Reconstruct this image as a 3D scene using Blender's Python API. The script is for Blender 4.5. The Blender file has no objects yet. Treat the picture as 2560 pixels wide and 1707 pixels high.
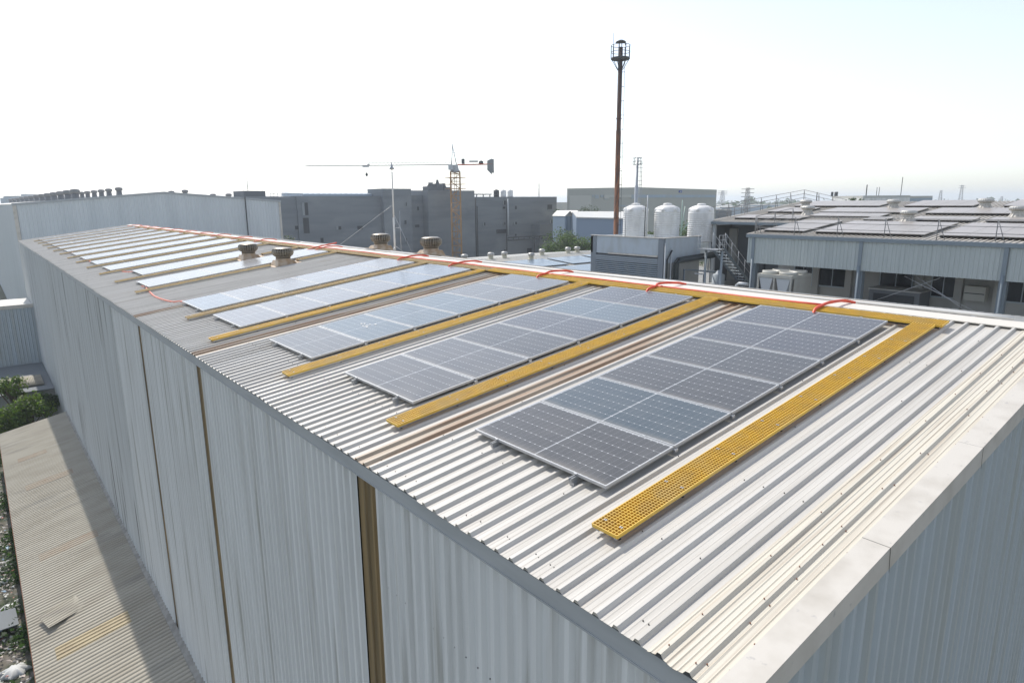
import bpy, math, random
from mathutils import Vector, Matrix, noise
random.seed(7)
S = bpy.context.scene
col = S.collection
# ---------------------------------------------------------------- camera
CAM = Vector((-3.4071, -1.8544, 3.1693))
RT = Vector((0.77065399, -0.63721454, -0.00707573)); UP = Vector((0.13907401, 0.15734101, 0.97770252)); FW = Vector((0.62189296, 0.7544544, -0.20987546))
FPX = 1623.5
cd = bpy.data.cameras.new('camera'); cam = bpy.data.objects.new('camera', cd); col.objects.link(cam)
m = Matrix.Identity(4)
for i in range(3):
    m[i][0] = RT[i]; m[i][1] = UP[i]; m[i][2] = -FW[i]; m[i][3] = CAM[i]
cam.matrix_world = m
cd.sensor_width = 36; cd.lens = 36 * FPX / 2560; cd.clip_start = 0.05; cd.clip_end = 12000
S.camera = cam
# ---------------------------------------------------------------- sky, sun, exposure
EL, AZ = math.radians(50), math.radians(7)          # azimuth from +Y towards +X
w = bpy.data.worlds.new('World'); S.world = w; w.use_nodes = True
nt = w.node_tree; bg = nt.nodes['Background']
sky = nt.nodes.new('ShaderNodeTexSky'); sky.sky_type = 'NISHITA'; sky.sun_disc = False
sky.sun_elevation = EL; sky.sun_rotation = AZ; sky.air_density = 1.0; sky.dust_density = 1.0; sky.ozone_density = 2.0; sky.altitude = 200
hsv = nt.nodes.new('ShaderNodeHueSaturation'); hsv.inputs['Saturation'].default_value = .54
nt.links.new(sky.outputs[0], hsv.inputs['Color']); nt.links.new(hsv.outputs[0], bg.inputs[0]); bg.inputs[1].default_value = 0.138
sl = bpy.data.lights.new('sun', 'SUN'); sun = bpy.data.objects.new('sun', sl); col.objects.link(sun)
sl.energy = 2.7; sl.angle = math.radians(0.6); sl.color = (1, 0.95, 0.87)
sd = Vector((math.cos(EL) * math.sin(AZ), math.cos(EL) * math.cos(AZ), math.sin(EL)))
sun.rotation_euler = sd.to_track_quat('Z', 'Y').to_euler(); sun.location = (0, 0, 60)
S.view_settings.view_transform = 'Standard'; S.view_settings.look = 'None'
S.view_settings.exposure = 0.6; S.view_settings.gamma = 1.0
S.render.engine = 'CYCLES'
try:
    S.cycles.volume_bounces = 1; S.cycles.volume_max_steps = 64
except Exception: pass
# ---------------------------------------------------------------- geometry helpers
SL = 0.1316; CS, SN = math.cos(SL), math.sin(SL)
RIDGE = 9.27; LEN = 73.2
RX, RZ = RIDGE * CS, RIDGE * SN
def R(u, v, h=0.0):                                   # point on the near slope: along eave, up slope, above sheet
    return Vector((v * CS - h * SN, u, v * SN + h * CS))
def R2(u, v, h=0.0):                                  # same on the far slope, v measured down from the ridge
    return Vector((RX + v * CS + h * SN, u, RZ - v * SN + h * CS))
def ray(px, py): return FW + RT * ((px - 1280) / FPX) - UP * ((py - 853.5) / FPX)
def on(ax, val, px, py):
    d = ray(px, py); return CAM + d * ((val - CAM[ax]) / d[ax])
def dep(D, px, py): return CAM + ray(px, py) * D

class MB:
    def __init__(s): s.v = []; s.f = []; s.m = []; s.uv = []; s.k = 0; s.sm = []; s.smooth = False
    def face(s, idx, uv=None):
        s.f.append(tuple(idx)); s.m.append(s.k); s.uv.append(uv); s.sm.append(s.smooth)
    def quad(s, a, b, c, d, uv=None):
        n = len(s.v); s.v += [Vector(a), Vector(b), Vector(c), Vector(d)]; s.face((n, n+1, n+2, n+3), uv)
    def hexa(s, p):                                    # 8 corners: bottom 4 ccw, top 4 ccw
        n = len(s.v); s.v += [Vector(q) for q in p]
        for q in ((3,2,1,0),(4,5,6,7),(0,1,5,4),(1,2,6,5),(2,3,7,6),(3,0,4,7)): s.face([n+i for i in q])
    def box(s, a, b):
        x0,y0,z0 = a; x1,y1,z1 = b
        if x0 > x1: x0,x1 = x1,x0
        if y0 > y1: y0,y1 = y1,y0
        if z0 > z1: z0,z1 = z1,z0
        s.hexa([(x0,y0,z0),(x1,y0,z0),(x1,y1,z0),(x0,y1,z0),(x0,y0,z1),(x1,y0,z1),(x1,y1,z1),(x0,y1,z1)])
    def fbox(s, fn, u0, u1, v0, v1, h0, h1):            # box in a slope frame
        s.hexa([fn(u0,v0,h0),fn(u0,v1,h0),fn(u1,v1,h0),fn(u1,v0,h0),fn(u0,v0,h1),fn(u0,v1,h1),fn(u1,v1,h1),fn(u1,v0,h1)])
    def tube(s, pts, r, n=8, cap=True, smooth=True, rf=None):
        pts = [Vector(p) for p in pts]; base = len(s.v); up = Vector((0.31, 0.17, 0.93)); os_ = s.smooth; s.smooth = smooth
        for i, p in enumerate(pts):
            t = (pts[min(i+1, len(pts)-1)] - pts[max(i-1, 0)]).normalized()
            a = t.cross(up)
            if a.length < 1e-3: a = t.cross(Vector((1, 0, 0)))
            a.normalize(); b = t.cross(a); rr = rf(i) if rf else r
            for j in range(n):
                q = 2 * math.pi * j / n; s.v.append(p + (a * math.cos(q) + b * math.sin(q)) * rr)
        for i in range(len(pts) - 1):
            for j in range(n):
                k = (j + 1) % n; s.face((base+i*n+j, base+i*n+k, base+(i+1)*n+k, base+(i+1)*n+j))
        if cap:
            s.smooth = False
            s.face([base + j for j in range(n)][::-1]); s.face([base + (len(pts)-1)*n + j for j in range(n)])
        s.smooth = os_
    def lathe(s, c, prof, n=24, smooth=True, rmod=None):
        base = len(s.v); c = Vector(c); os_ = s.smooth; s.smooth = smooth
        for (r, z) in prof:
            for j in range(n):
                q = 2 * math.pi * j / n; rr = r * (rmod(j) if rmod else 1); s.v.append(c + Vector((rr*math.cos(q), rr*math.sin(q), z)))
        for i in range(len(prof) - 1):
            for j in range(n):
                k = (j + 1) % n; s.face((base+i*n+j, base+i*n+k, base+(i+1)*n+k, base+(i+1)*n+j))
        s.smooth = False
        s.face([base + j for j in range(n)][::-1]); s.face([base + (len(prof)-1)*n + j for j in range(n)])
        s.smooth = os_
    def build(s, name, mats, parent=None):
        if not isinstance(mats, (list, tuple)): mats = [mats]
        off = parent_world(parent) if parent else Vector((0, 0, 0))
        me = bpy.data.meshes.new(name); me.from_pydata([v - off for v in s.v], [], s.f); me.update()
        for mm in mats: me.materials.append(mm)
        me.polygons.foreach_set('material_index', s.m); me.polygons.foreach_set('use_smooth', s.sm)
        if any(u is not None for u in s.uv):
            ul = me.uv_layers.new(name='UVMap'); li = 0
            for f, u in zip(s.f, s.uv):
                for k in range(len(f)):
                    if u is not None: ul.data[li].uv = u[k]
                    li += 1
        o = bpy.data.objects.new(name, me); col.objects.link(o)
        if parent: o.parent = parent
        return o
def parent_world(p):
    v = Vector((0, 0, 0))
    while p is not None: v = v + p.location; p = p.parent
    return v
def tag(o, label=None, cat=None, group=None, kind=None):
    if label: o['label'] = label
    if cat: o['category'] = cat
    if group: o['group'] = group
    if kind: o['kind'] = kind
    return o
def thing(name, loc, label, cat, group=None):
    o = bpy.data.objects.new(name, None); col.objects.link(o); o.location = loc; o.empty_display_size = 0.2
    return tag(o, label, cat, group)
def copy_tree(o, parent=None):
    c = o.copy(); col.objects.link(c); c.parent = parent
    for ch in list(o.children): copy_tree(ch, c)
    return c
def spline(pts, n=8):
    pts = [Vector(p) for p in pts]; q = [pts[0]*2-pts[1]] + pts + [pts[-1]*2-pts[-2]]; out = []
    for i in range(1, len(q) - 2):
        p0, p1, p2, p3 = q[i-1:i+3]
        for k in range(n):
            t = k / n; out.append(0.5 * ((2*p1) + (p2-p0)*t + (2*p0-5*p1+4*p2-p3)*t*t + (3*p1-p0-3*p2+p3)*t*t*t))
    out.append(pts[-1]); return out
ORD = ['first','second','third','fourth','fifth','sixth','seventh','eighth','ninth','tenth','eleventh','twelfth','thirteenth','fourteenth','fifteenth','sixteenth','seventeenth','eighteenth']
# ---------------------------------------------------------------- materials
def mat(name, c, rough=0.6, metal=0.0, c2=None, scale=(1,1,1), nscale=3.0, lo=0.4, hi=0.7, detail=5, bump=0.0, bscale=40, c3=None, s3=(1,1,1), n3=1.0, lo3=.55, hi3=.7, spec=0.5):
    mt = bpy.data.materials.new(name); mt.use_nodes = True; N = mt.node_tree.nodes; L = mt.node_tree.links
    b = N['Principled BSDF']; b.inputs['Base Color'].default_value = (*c, 1); b.inputs['Roughness'].default_value = rough; b.inputs['Metallic'].default_value = metal
    b.inputs['Specular IOR Level'].default_value = spec
    tc = N.new('ShaderNodeTexCoord'); out = None
    def layer(prev, colr, sc, ns, l, h):
        mp = N.new('ShaderNodeMapping'); mp.inputs['Scale'].default_value = sc; L.new(tc.outputs['Object'], mp.inputs[0])
        nz = N.new('ShaderNodeTexNoise'); nz.inputs['Scale'].default_value = ns; nz.inputs['Detail'].default_value = detail; L.new(mp.outputs[0], nz.inputs['Vector'])
        mr = N.new('ShaderNodeMapRange'); mr.inputs[1].default_value = l; mr.inputs[2].default_value = h; L.new(nz.outputs[0], mr.inputs[0])
        mx = N.new('ShaderNodeMix'); mx.data_type = 'RGBA'; L.new(mr.outputs[0], mx.inputs[0])
        if prev is None: mx.inputs[6].default_value = (*c, 1)
        else: L.new(prev, mx.inputs[6])
        mx.inputs[7].default_value = (*colr, 1); return mx.outputs[2]
    if c2: out = layer(out, c2, scale, nscale, lo, hi)
    if c3: out = layer(out, c3, s3, n3, lo3, hi3)
    if out: L.new(out, b.inputs['Base Color'])
    if bump:
        nz = N.new('ShaderNodeTexNoise'); nz.inputs['Scale'].default_value = bscale; nz.inputs['Detail'].default_value = 4; L.new(tc.outputs['Object'], nz.inputs['Vector'])
        bp = N.new('ShaderNodeBump'); bp.inputs['Strength'].default_value = bump; bp.inputs['Distance'].default_value = 0.02; L.new(nz.outputs[0], bp.inputs['Height']); L.new(bp.outputs[0], b.inputs['Normal'])
    return mt
M = {}
M['roof'] = mat('painted_roof_steel', (.575,.55,.505), .42, 0, (.43,.405,.36), (.10,3.2,.10), 2.4, .42, .72, c3=(.42,.35,.28), s3=(.3,2.6,.3), n3=1.3, lo3=.62, hi3=.84)
M['roof2'] = mat('beige_aged_roof_steel', (.62,.58,.49), .5, 0, (.47,.41,.33), (.15,9,.15), 3, .45, .7)
M['frp'] = mat('rusty_translucent_sheet', (.44,.37,.285), .5, 0, (.32,.215,.14), (.35,7,.35), 2, .42, .6)
M['flash'] = mat('cream_flashing', (.57,.535,.48), .5, 0, (.46,.425,.37), (1,1,1), 3, .45, .75, c3=(.4,.38,.36), n3=14, lo3=.66, hi3=.74)
M['cap'] = mat('ridge_cap_steel', (.66,.62,.55), .45, 0, (.52,.47,.40), (1,.3,1), 2, .5, .75)
M['fascia'] = mat('grey_fascia', (.40,.42,.43), .5, 0, (.34,.36,.37), (1,.4,3), 2, .4, .7)
M['wall'] = mat('pale_wall_cladding', (.68,.695,.69), .5, 0, (.55,.56,.55), (2,2,.08), 3, .4, .7, c3=(.36,.355,.32), s3=(4,4,.14), n3=1.5, lo3=.56, hi3=.78)
M['wallold'] = mat('streaked_white_wall_cladding', (.58,.60,.60), .55, 0, (.47,.48,.47), (1.6,1.6,.05), 3, .4, .68, c3=(.17,.17,.16), s3=(4.5,4.5,.10), n3=1.2, lo3=.60, hi3=.70)
M['gwall'] = mat('bluegrey_gable_cladding', (.42,.47,.50), .5, 0, (.38,.40,.38), (1.2,1.2,.06), 3, .4, .7)
M['strip'] = mat('brown_translucent_wall_strip', (.26,.18,.085), .45, 0, (.13,.095,.05), (1,3,.2), 2, .35, .65)
M['screw'] = mat('dark_screw', (.03,.025,.02), .6)
M['rust'] = mat('rust', (.20,.08,.04), .8)
M['alu'] = mat('anodised_aluminium', (.48,.485,.49), .4, .3)
M['galv'] = mat('galvanised_steel', (.45,.46,.47), .4, .6, (.36,.37,.38), (1,1,1), 6)
M['grp'] = mat('yellow_moulded_grating', (.72,.46,.055), .55, 0, (.60,.385,.08), (1,1,1), 4, .4, .7, c3=(.62,.43,.13), n3=2.2, lo3=.54, hi3=.74)
M['grpold'] = mat('faded_yellow_grating', (.53,.38,.16), .6, 0, (.45,.34,.19), (1,1,1), 4, .4, .7)
M['black'] = mat('black_rubber', (.02,.02,.02), .6)
M['orange'] = mat('orange_plastic_conduit', (.80,.085,.03), .4, 0, (.65,.10,.06), (1,1,1), 9)
M['pink'] = mat('faded_orange_conduit', (.72,.20,.13), .5, 0, (.62,.26,.2), (1,1,1), 5)
M['white'] = mat('white_pvc_pipe', (.68,.67,.64), .4)
M['vent'] = mat('weathered_vent_metal', (.30,.275,.23), .4, .6, (.20,.175,.14), (1,1,3), 5, .4, .65)
M['ventbase'] = mat('rusty_vent_base', (.50,.40,.29), .5, .1, (.38,.25,.14), (1,1,1), 4, .42, .65)
M['ventsmall'] = mat('pale_vent_metal', (.42,.41,.38), .4, .5)
M['cream'] = mat('cream_vent_base', (.58,.54,.40), .6)
M['ware'] = mat('bluegrey_ribbed_cladding', (.60,.63,.645), .5, 0, (.53,.56,.575), (1,1,.08), .8, .4, .7)
M['leanto'] = mat('asbestos_sheet', (.385,.355,.29), .75, 0, (.315,.285,.225), (.4,1,1), 1.2, .4, .7, c3=(.24,.225,.19), s3=(.25,1.4,1), n3=1.1, lo3=.56, hi3=.78)
M['flashold'] = mat('mortar_smeared_flashing', (.30,.29,.26), .8, 0, (.22,.21,.19), (1,1,1), 4, .42, .6)
M['shut'] = mat('dull_pale_shutter', (.27,.29,.30), .7)
M['lpatch'] = mat('yellow_translucent_sheet', (.40,.325,.19), .6, 0, (.33,.26,.155), (1,1,1), 2)
M['lpatch2'] = mat('brown_translucent_sheet', (.345,.295,.225), .7, 0, (.32,.25,.18), (1,1,1), 2)
M['cement'] = mat('grey_cement_plaster', (.215,.232,.243), .85, 0, (.172,.188,.20), (.05,.05,.5), 1.3, .40, .62, c3=(.255,.27,.278), s3=(.07,.07,.12), n3=1.1, lo3=.5, hi3=.62)
M['cement2'] = mat('dark_cement_plaster', (.15,.16,.17), .85, 0, (.12,.13,.14), (.1,.1,.4), 1)
M['opening'] = mat('dark_opening', (.03,.035,.04), .5)
M['glass'] = mat('dark_window_glass', (.02,.025,.03), .12)
M['pane'] = mat('pale_frame', (.5,.52,.53), .5)
M['beige'] = mat('beige_rendered_wall', (.44,.44,.395), .8, 0, (.40,.40,.365), (.2,.2,.5), .3)
M['beige2'] = mat('pale_beige_panel', (.52,.515,.47), .8)
M['blue'] = mat('blue_shed_cladding', (.20,.26,.34), .6)
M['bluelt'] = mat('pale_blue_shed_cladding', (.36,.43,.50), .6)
M['sign'] = mat('blue_sign', (.02,.06,.3), .5)
M['rooflt'] = mat('light_shed_roof', (.55,.53,.48), .5, 0, (.48,.49,.48), (1,.3,1), 1)
M['tank'] = mat('white_polythene_tank', (.80,.79,.77), .45, 0, (.62,.61,.58), (1,1,.3), 2)
M['tankb'] = mat('black_polythene_tank', (.03,.035,.04), .5)
M['tankwall'] = mat('grey_blue_painted_wall', (.46,.51,.55), .7, 0, (.40,.43,.44), (1,1,.4), 1.5, .45, .7, c3=(.26,.25,.24), s3=(2,2,.5), n3=1.4, lo3=.68, hi3=.8)
M['tankwall2'] = mat('dark_grey_painted_frame', (.21,.235,.26), .7)
M['plaster'] = mat('cream_plaster_wall', (.40,.40,.375), .8, 0, (.34,.34,.32), (1,1,.5), 1)
M['louvre'] = mat('grey_louvre', (.36,.41,.44), .5)
M['skirt'] = mat('pale_green_grey_cladding', (.46,.50,.49), .5, 0, (.40,.44,.43), (3,3,.1), 1.5)
M['bluesteel'] = mat('blue_grey_steel', (.20,.24,.27), .5)
M['roofr'] = mat('aged_grey_roof', (.50,.47,.42), .55, 0, (.42,.385,.34), (.3,2,1), 1.5)
M['solarfar'] = mat('dusty_solar_glass', (.33,.305,.28), .38, 0, (.37,.34,.32), (.3,.3,1), .5)
M['railing'] = mat('grey_painted_railing', (.22,.22,.22), .5)
M['steelgreen'] = mat('pale_green_steel', (.35,.47,.40), .5)
M['chiller'] = mat('chiller_casing', (.50,.49,.44), .5, 0, (.42,.40,.35), (1,1,1), 1.5)
M['darkpipe'] = mat('dark_insulated_pipe', (.045,.055,.055), .5)
M['crane'] = mat('crane_yellow_steel', (.42,.235,.09), .6)
M['cranered'] = mat('crane_red_steel', (.55,.12,.06), .6)
M['cranelt'] = mat('crane_pale_steel', (.42,.40,.38), .6)
M['concrete'] = mat('counterweight_concrete', (.24,.25,.25), .8)
M['road'] = mat('yard_concrete', (.26,.255,.24), .85, 0, (.2,.195,.18), (1,1,1), .3)
M['bark'] = mat('bark', (.10,.075,.05), .9)
for nm, c, c2 in (('leafy',(.10,.15,.02),(.06,.11,.02)), ('leafd',(.035,.065,.02),(.05,.085,.025)), ('leafm',(.055,.09,.03),(.075,.11,.04)), ('leafh',(.06,.085,.05),(.08,.10,.06))):
    M[nm] = mat('foliage_'+nm, c, .6, 0, c2, (1,1,1), 1.2, .4, .6)
for nm in ('leafy','leafd','leafm','leafh'):
    N_ = M[nm].node_tree.nodes; L_ = M[nm].node_tree.links; b_ = N_['Principled BSDF']; tr_ = N_.new('ShaderNodeBsdfTranslucent'); ad = N_.new('ShaderNodeMixShader'); ad.inputs[0].default_value = .45
    src_ = b_.inputs['Base Color'].links[0].from_socket; br = N_.new('ShaderNodeHueSaturation'); br.inputs['Value'].default_value = 1.8; br.inputs['Saturation'].default_value = 1.1
    L_.new(src_, br.inputs['Color']); L_.new(br.outputs[0], tr_.inputs[0]); L_.new(b_.outputs[0], ad.inputs[1]); L_.new(tr_.outputs[0], ad.inputs[2]); L_.new(ad.outputs[0], N_['Material Output'].inputs[0])
def rust_stack():
    mt = mat('rusted_stack_steel', (.28,.11,.045), .8, 0, (.09,.045,.03), (2.5,2.5,.5), 1.6, .40, .60)
    N = mt.node_tree.nodes; L = mt.node_tree.links; b = N['Principled BSDF']; src = b.inputs['Base Color'].links[0].from_socket
    tc = [n for n in N if n.type == 'TEX_COORD'][0]; sp = N.new('ShaderNodeSeparateXYZ'); L.new(tc.outputs['Object'], sp.inputs[0])
    mr = N.new('ShaderNodeMapRange'); mr.inputs[1].default_value = 20; mr.inputs[2].default_value = 30; L.new(sp.outputs[2], mr.inputs[0])
    mx = N.new('ShaderNodeMix'); mx.data_type = 'RGBA'; L.new(mr.outputs[0], mx.inputs[0]); L.new(src, mx.inputs[6]); mx.inputs[7].default_value = (.055,.035,.03,1); L.new(mx.outputs[2], b.inputs['Base Color'])
    return mt
M['stack'] = rust_stack()
M['ladder'] = mat('dark_steel', (.05,.055,.055), .6)
def solar_mat():
    mt = bpy.data.materials.new('solar_cells'); mt.use_nodes = True; N = mt.node_tree.nodes; L = mt.node_tree.links; b = N['Principled BSDF']
    uv = N.new('ShaderNodeUVMap'); sp = N.new('ShaderNodeSeparateXYZ'); L.new(uv.outputs[0], sp.inputs[0])
    def mth(op, a, bb=None, cc=None):
        n = N.new('ShaderNodeMath'); n.operation = op
        for i, x in enumerate((a, bb, cc)):
            if x is None: continue
            if isinstance(x, (int, float)): n.inputs[i].default_value = x
            else: L.new(x, n.inputs[i])
        return n.outputs[0]
    X, Y = sp.outputs[0], sp.outputs[1]                # metres from glass corner: X 0..2.23, Y 0..1.09
    def dist(x, period): return mth('PINGPONG', x, period / 2)   # distance to the nearest multiple
    Xh = mth('ABSOLUTE', mth('SUBTRACT', X, 1.115))    # half-cut module: mirror about the middle
    dx = dist(mth('SUBTRACT', Xh, 0.012), 0.0915); dy = dist(mth('SUBTRACT', Y, 0.002), 0.1812)
    gx = mth('LESS_THAN', dx, 0.0012); gy = mth('LESS_THAN', dy, 0.0016)
    dots = mth('LESS_THAN', mth('ADD', mth('MULTIPLY', dx, 0.8), dy), 0.0085)
    mid = mth('LESS_THAN', Xh, 0.006)
    edge = mth('MAXIMUM', mth('GREATER_THAN', Xh, 1.115), mth('MAXIMUM', mth('LESS_THAN', Y, .003), mth('GREATER_THAN', Y, 1.097)))
    bus = mth('LESS_THAN', dist(Y, 0.0181), 0.0009)
    oi = N.new('ShaderNodeObjectInfo')
    tc = N.new('ShaderNodeTexCoord'); nz = N.new('ShaderNodeTexNoise'); nz.inputs['Scale'].default_value = 2.2; nz.inputs['Detail'].default_value = 8; L.new(tc.outputs['Object'], nz.inputs['Vector'])
    nz2 = N.new('ShaderNodeTexNoise'); nz2.inputs['Scale'].default_value = 26; nz2.inputs['Detail'].default_value = 4; L.new(tc.outputs['Object'], nz2.inputs['Vector'])
    def mix(f, a, bb, k=1.0):
        n = N.new('ShaderNodeMix'); n.data_type = 'RGBA'
        if isinstance(f, float): n.inputs[0].default_value = f
        else: L.new(mth('MULTIPLY', f, k), n.inputs[0])
        for i, x in ((6, a), (7, bb)):
            if isinstance(x, tuple): n.inputs[i].default_value = (*x, 1)
            else: L.new(x, n.inputs[i])
        return n.outputs[2]
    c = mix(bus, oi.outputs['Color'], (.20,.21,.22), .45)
    c = mix(gx, c, (.34,.35,.36), .55); c = mix(gy, c, (.40,.41,.42), .8)
    c = mix(dots, c, (.66,.67,.68), .95); c = mix(mth('MAXIMUM', mid, edge), c, (.48,.50,.52), 1.0)
    dust = mth('MULTIPLY', mth('ADD', nz.outputs[0], mth('MULTIPLY', nz2.outputs[0], .5)), .12)
    c = mix(dust, c, (.42,.40,.37), 1.0)
    le = N.new('ShaderNodeMapRange'); L.new(Y, le.inputs[0]); le.inputs[1].default_value = .13; le.inputs[2].default_value = 0.0
    c = mix(mth('MULTIPLY', mth('MULTIPLY', le.outputs[0], le.outputs[0]), nz.outputs[0]), c, (.40,.36,.30), .6)
    L.new(c, b.inputs['Base Color'])
    mr = N.new('ShaderNodeMapRange'); mr.inputs[3].default_value = .14; mr.inputs[4].default_value = .30; L.new(nz.outputs[0], mr.inputs[0]); L.new(mr.outputs[0], b.inputs['Roughness'])
    b.inputs['IOR'].default_value = 1.5
    return mt
M['solar'] = solar_mat()
def ground_mat():
    mt = mat('dusty_ground', (.13,.125,.085), .95, 0, (.07,.085,.04), (1,1,1), .02, .42, .6, detail=8, c3=(.20,.19,.15), n3=.008, lo3=.5, hi3=.62)
    return mt
M['ground'] = ground_mat()
M['rubble'] = mat('dark_waste_ground', (.14,.125,.10), .95, 0, (.045,.06,.03), (1,1,1), .8, .42, .58, bump=.6, bscale=3, c3=(.17,.15,.13), n3=2.5, lo3=.56, hi3=.66)
# ---------------------------------------------------------------- ground
GZ = -13.0
b = MB(); G = 5000
b.quad((-G,-G,GZ),(G,-G,GZ),(G,G,GZ),(-G,G,GZ)); tag(b.build('ground', M['ground']), kind='structure')
b = MB(); b.quad((18.7,-40,GZ+.02),(75,-40,GZ+.02),(75,125,GZ+.02),(18.7,125,GZ+.02)); tag(b.build('yard', M['road']), kind='structure')
b = MB(); b.quad((-30,-10,GZ+.02),(-.2,-10,GZ+.02),(-.2,78,GZ+.02),(-30,78,GZ+.02)); tag(b.build('waste_ground', M['rubble']), kind='structure')
# ---------------------------------------------------------------- main warehouse
def ribline(a, b_, pitch, base, top, hgt, first=None, mini=True, sheet=5):
    """profile along one axis: list of (t, height, sheetindex)"""
    out = []; k = 0; t = a if first is None else first
    out.append((a, 0, 0))
    while t + base < b_:
        if t - base > a:
            out += [(t-base, 0, k//sheet), (t-top, hgt, k//sheet), (t+top, hgt, k//sheet), (t+base, 0, k//sheet)]
            if mini:
                for q in (.36, .64):
                    c = t + pitch*q
                    if c + .01 < b_: out += [(c-.010, 0, k//sheet), (c, .0025, k//sheet), (c+.010, 0, k//sheet)]
        t += pitch; k += 1
    out.append((b_, 0, max(0, (k-1)//sheet))); return out
def roofpart(name, mt, u0, u1, fn, v0, v1, first=None, parent=None, pitch=.208, h0=0., hgt=.038, base=.038, top=.017, screws=True, mini=True, vs=None, jag=.012):
    prof = ribline(u0, u1, pitch, base, top, hgt, first, mini); b = MB(); rng = random.Random(int(u0*100)+5); jg = {}; n = 0
    prof = [(t, h + (.003 if kk % 2 and h < hgt else 0), kk) for (t, h, kk) in prof]
    for (t, h, k) in prof:
        if k not in jg: jg[k] = rng.uniform(-jag, jag)
        b.v += [fn(t, v0+jg[k], h0+h), fn(t, v1, h0+h), fn(t, v0+jg[k], h0+h-.004), fn(t, v1, h0+h-.004)]
    for i in range(len(prof) - 1):
        p, q = 4*i, 4*i+4
        b.face((p, p+1, q+1, q)[::-1] if fn is R2 else (p, p+1, q+1, q)[::-1]); b.face((p+2, q+2, q+3, p+3)[::-1]); b.face((p, q, q+2, p+2)[::-1]); b.face((p+1, p+3, q+3, q+1)[::-1])
    ve = v0 + .012; i0 = None
    for i in range(1, len(prof) - 2):
        if prof[i][1] == hgt and prof[i+1][1] == hgt and fn is R:
            A_, B_, C_, D_ = [fn(prof[j][0], ve + jg[prof[i][2]], h0 + prof[j][1] - .004) for j in (i-1, i, i+1, i+2)]; n = len(b.v); b.v += [A_, B_, C_, D_]; b.face((n, n+1, n+2, n+3))
    if screws:
        b.k = 1; t = first or u0
        while t < min(u1, 26):
            for v in (.16, 1.05, 2.42, 3.85, 5.25, 6.65, 8.05):
                if rng.random() < .55: continue
                for dt in ((-.022, .03) if v < .2 else (.0,)):
                    uu, vv = t + dt + rng.uniform(-.004, .004) + (.0 if v > .2 else .08), v + rng.uniform(-.02, .02)
                    hb = h0 + (hgt if v > .2 else 0)
                    c = fn(uu, vv, hb); b.tube([c, c + Vector((0,0,.010))], .006, 5, smooth=False)
            t += pitch
    return b.build(name, [mt, M['rust'] if u0 < .5 else M['screw']], parent)
wh = thing('metal_warehouse', (0, 0, GZ), 'long pale ribbed metal warehouse whose white roof carries the solar panel rows', 'warehouse')
secs = [(.700, 5.02, 'roof', .812), (5.44, 12.84, 'roof', 5.57), (13.26, 19.17, 'roof', 13.39), (19.59, LEN, 'roof', 19.72)]
for (a, c, k, f) in secs: roofpart('roof_sheeting', M[k], a, c, R, -.04, RIDGE-.05, f, wh)
for a in (5.02, 12.84, 19.17): roofpart('roof_skylight_strip', M['frp'], a+.003, a+.417, R, -.035, RIDGE-.05, a+.11, wh, h0=.002, screws=False)
# older beige sheet beside the gable
b = MB(); prof = [(.172,.004),(.19,.006),(.225,.006),(.235,.012),(.245,.006),(.285,.006),(.30,.012),(.31,.006),(.335,.006),(.355,.034),(.385,.034),(.405,.006),(.43,.006),(.44,.012),(.45,.006),(.48,.006),(.49,.012),(.50,.006),(.53,.006),(.54,.012),(.55,.006),(.575,.006),(.595,.036),(.625,.036),(.645,.006),(.67,.006),(.68,.012),(.69,.006),(.708,.006),(.710,.003)]
for t, h in prof:
    for v in (-.05, RIDGE-.05): b.v.append(R(t, v + (.012*math.sin(t*23) if v < 0 else 0), h+.004))
    for v in (-.05, RIDGE-.05): b.v.append(R(t, v + (.012*math.sin(t*23) if v < 0 else 0), h))
for i in range(len(prof)-1):
    p, q = 4*i, 4*i+4; b.face((p, q, q+1, p+1)); b.face((p+2, p+3, q+3, q+2)); b.face((p, p+2, q+2, q))
b.k = 1
for i in range(22):
    for uu in (.19, .325, .37, .61):
        if random.random() < .5:
            c = R(uu + random.uniform(-.006,.006), .15 + i*.43 + random.uniform(-.1,.1), .012 if uu < .34 else .040); b.tube([c, c+Vector((0,0,.010))], .0055, 6, smooth=False)
tag(b.build('roof_edge_sheet', [M['roof2'], M['rust']], wh), 'older beige corrugated edge sheet with brown grooves')
roofpart('roof_sheeting', M['roof'], 0, LEN, R2, .05, RIDGE, .1, wh, screws=False, mini=False)
# gable flashing in overlapping lengths
segs = [-.06, 2.17, 4.47, 6.8, RIDGE]
for i in range(4):
    a, c, o = segs[i], segs[i+1] + .01, .002 * (i % 2)
    for fn, flip in ((R, False), (R2, True)):
        b = MB()
        if flip: a_, c_ = RIDGE - c + .01, RIDGE - a
        else: a_, c_ = a, c
        b.fbox(fn, -.052-o, .172, a_, c_, .046+o, .050+o); b.fbox(fn, -.052-o, -.048-o, a_, c_, -.16, .046+o); b.fbox(fn, .168, .172+o, a_, c_, .011, .046+o)
        b.build('gable_flashing', M['flash'], wh)
        if i < 3 and not flip:
            b = MB(); b.fbox(R, -.055, .174, c-.0115, c-.0090, .0505, .0525); b.fbox(R, -.0565, -.0545, c-.0115, c-.0090, -.19, .0525); b.build('joint_seam', M['ladder'], wh)
b = MB(); b.fbox(R, .0, LEN, 8.96, RIDGE+.008, .042, .046); b.fbox(R, .0, LEN, 8.95, 8.962, .030, .046); b.fbox(R2, .0, LEN, -.008, .30, .042, .046); b.build('ridge_cap', M['cap'], wh)
b = MB(); b.box((-.012, -.03, -.215), (.03, LEN, -.035)); b.box((-.02, -.03, -.222), (-.0125, LEN, -.205)); b.build('eave_fascia', M['fascia'], wh)
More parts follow.
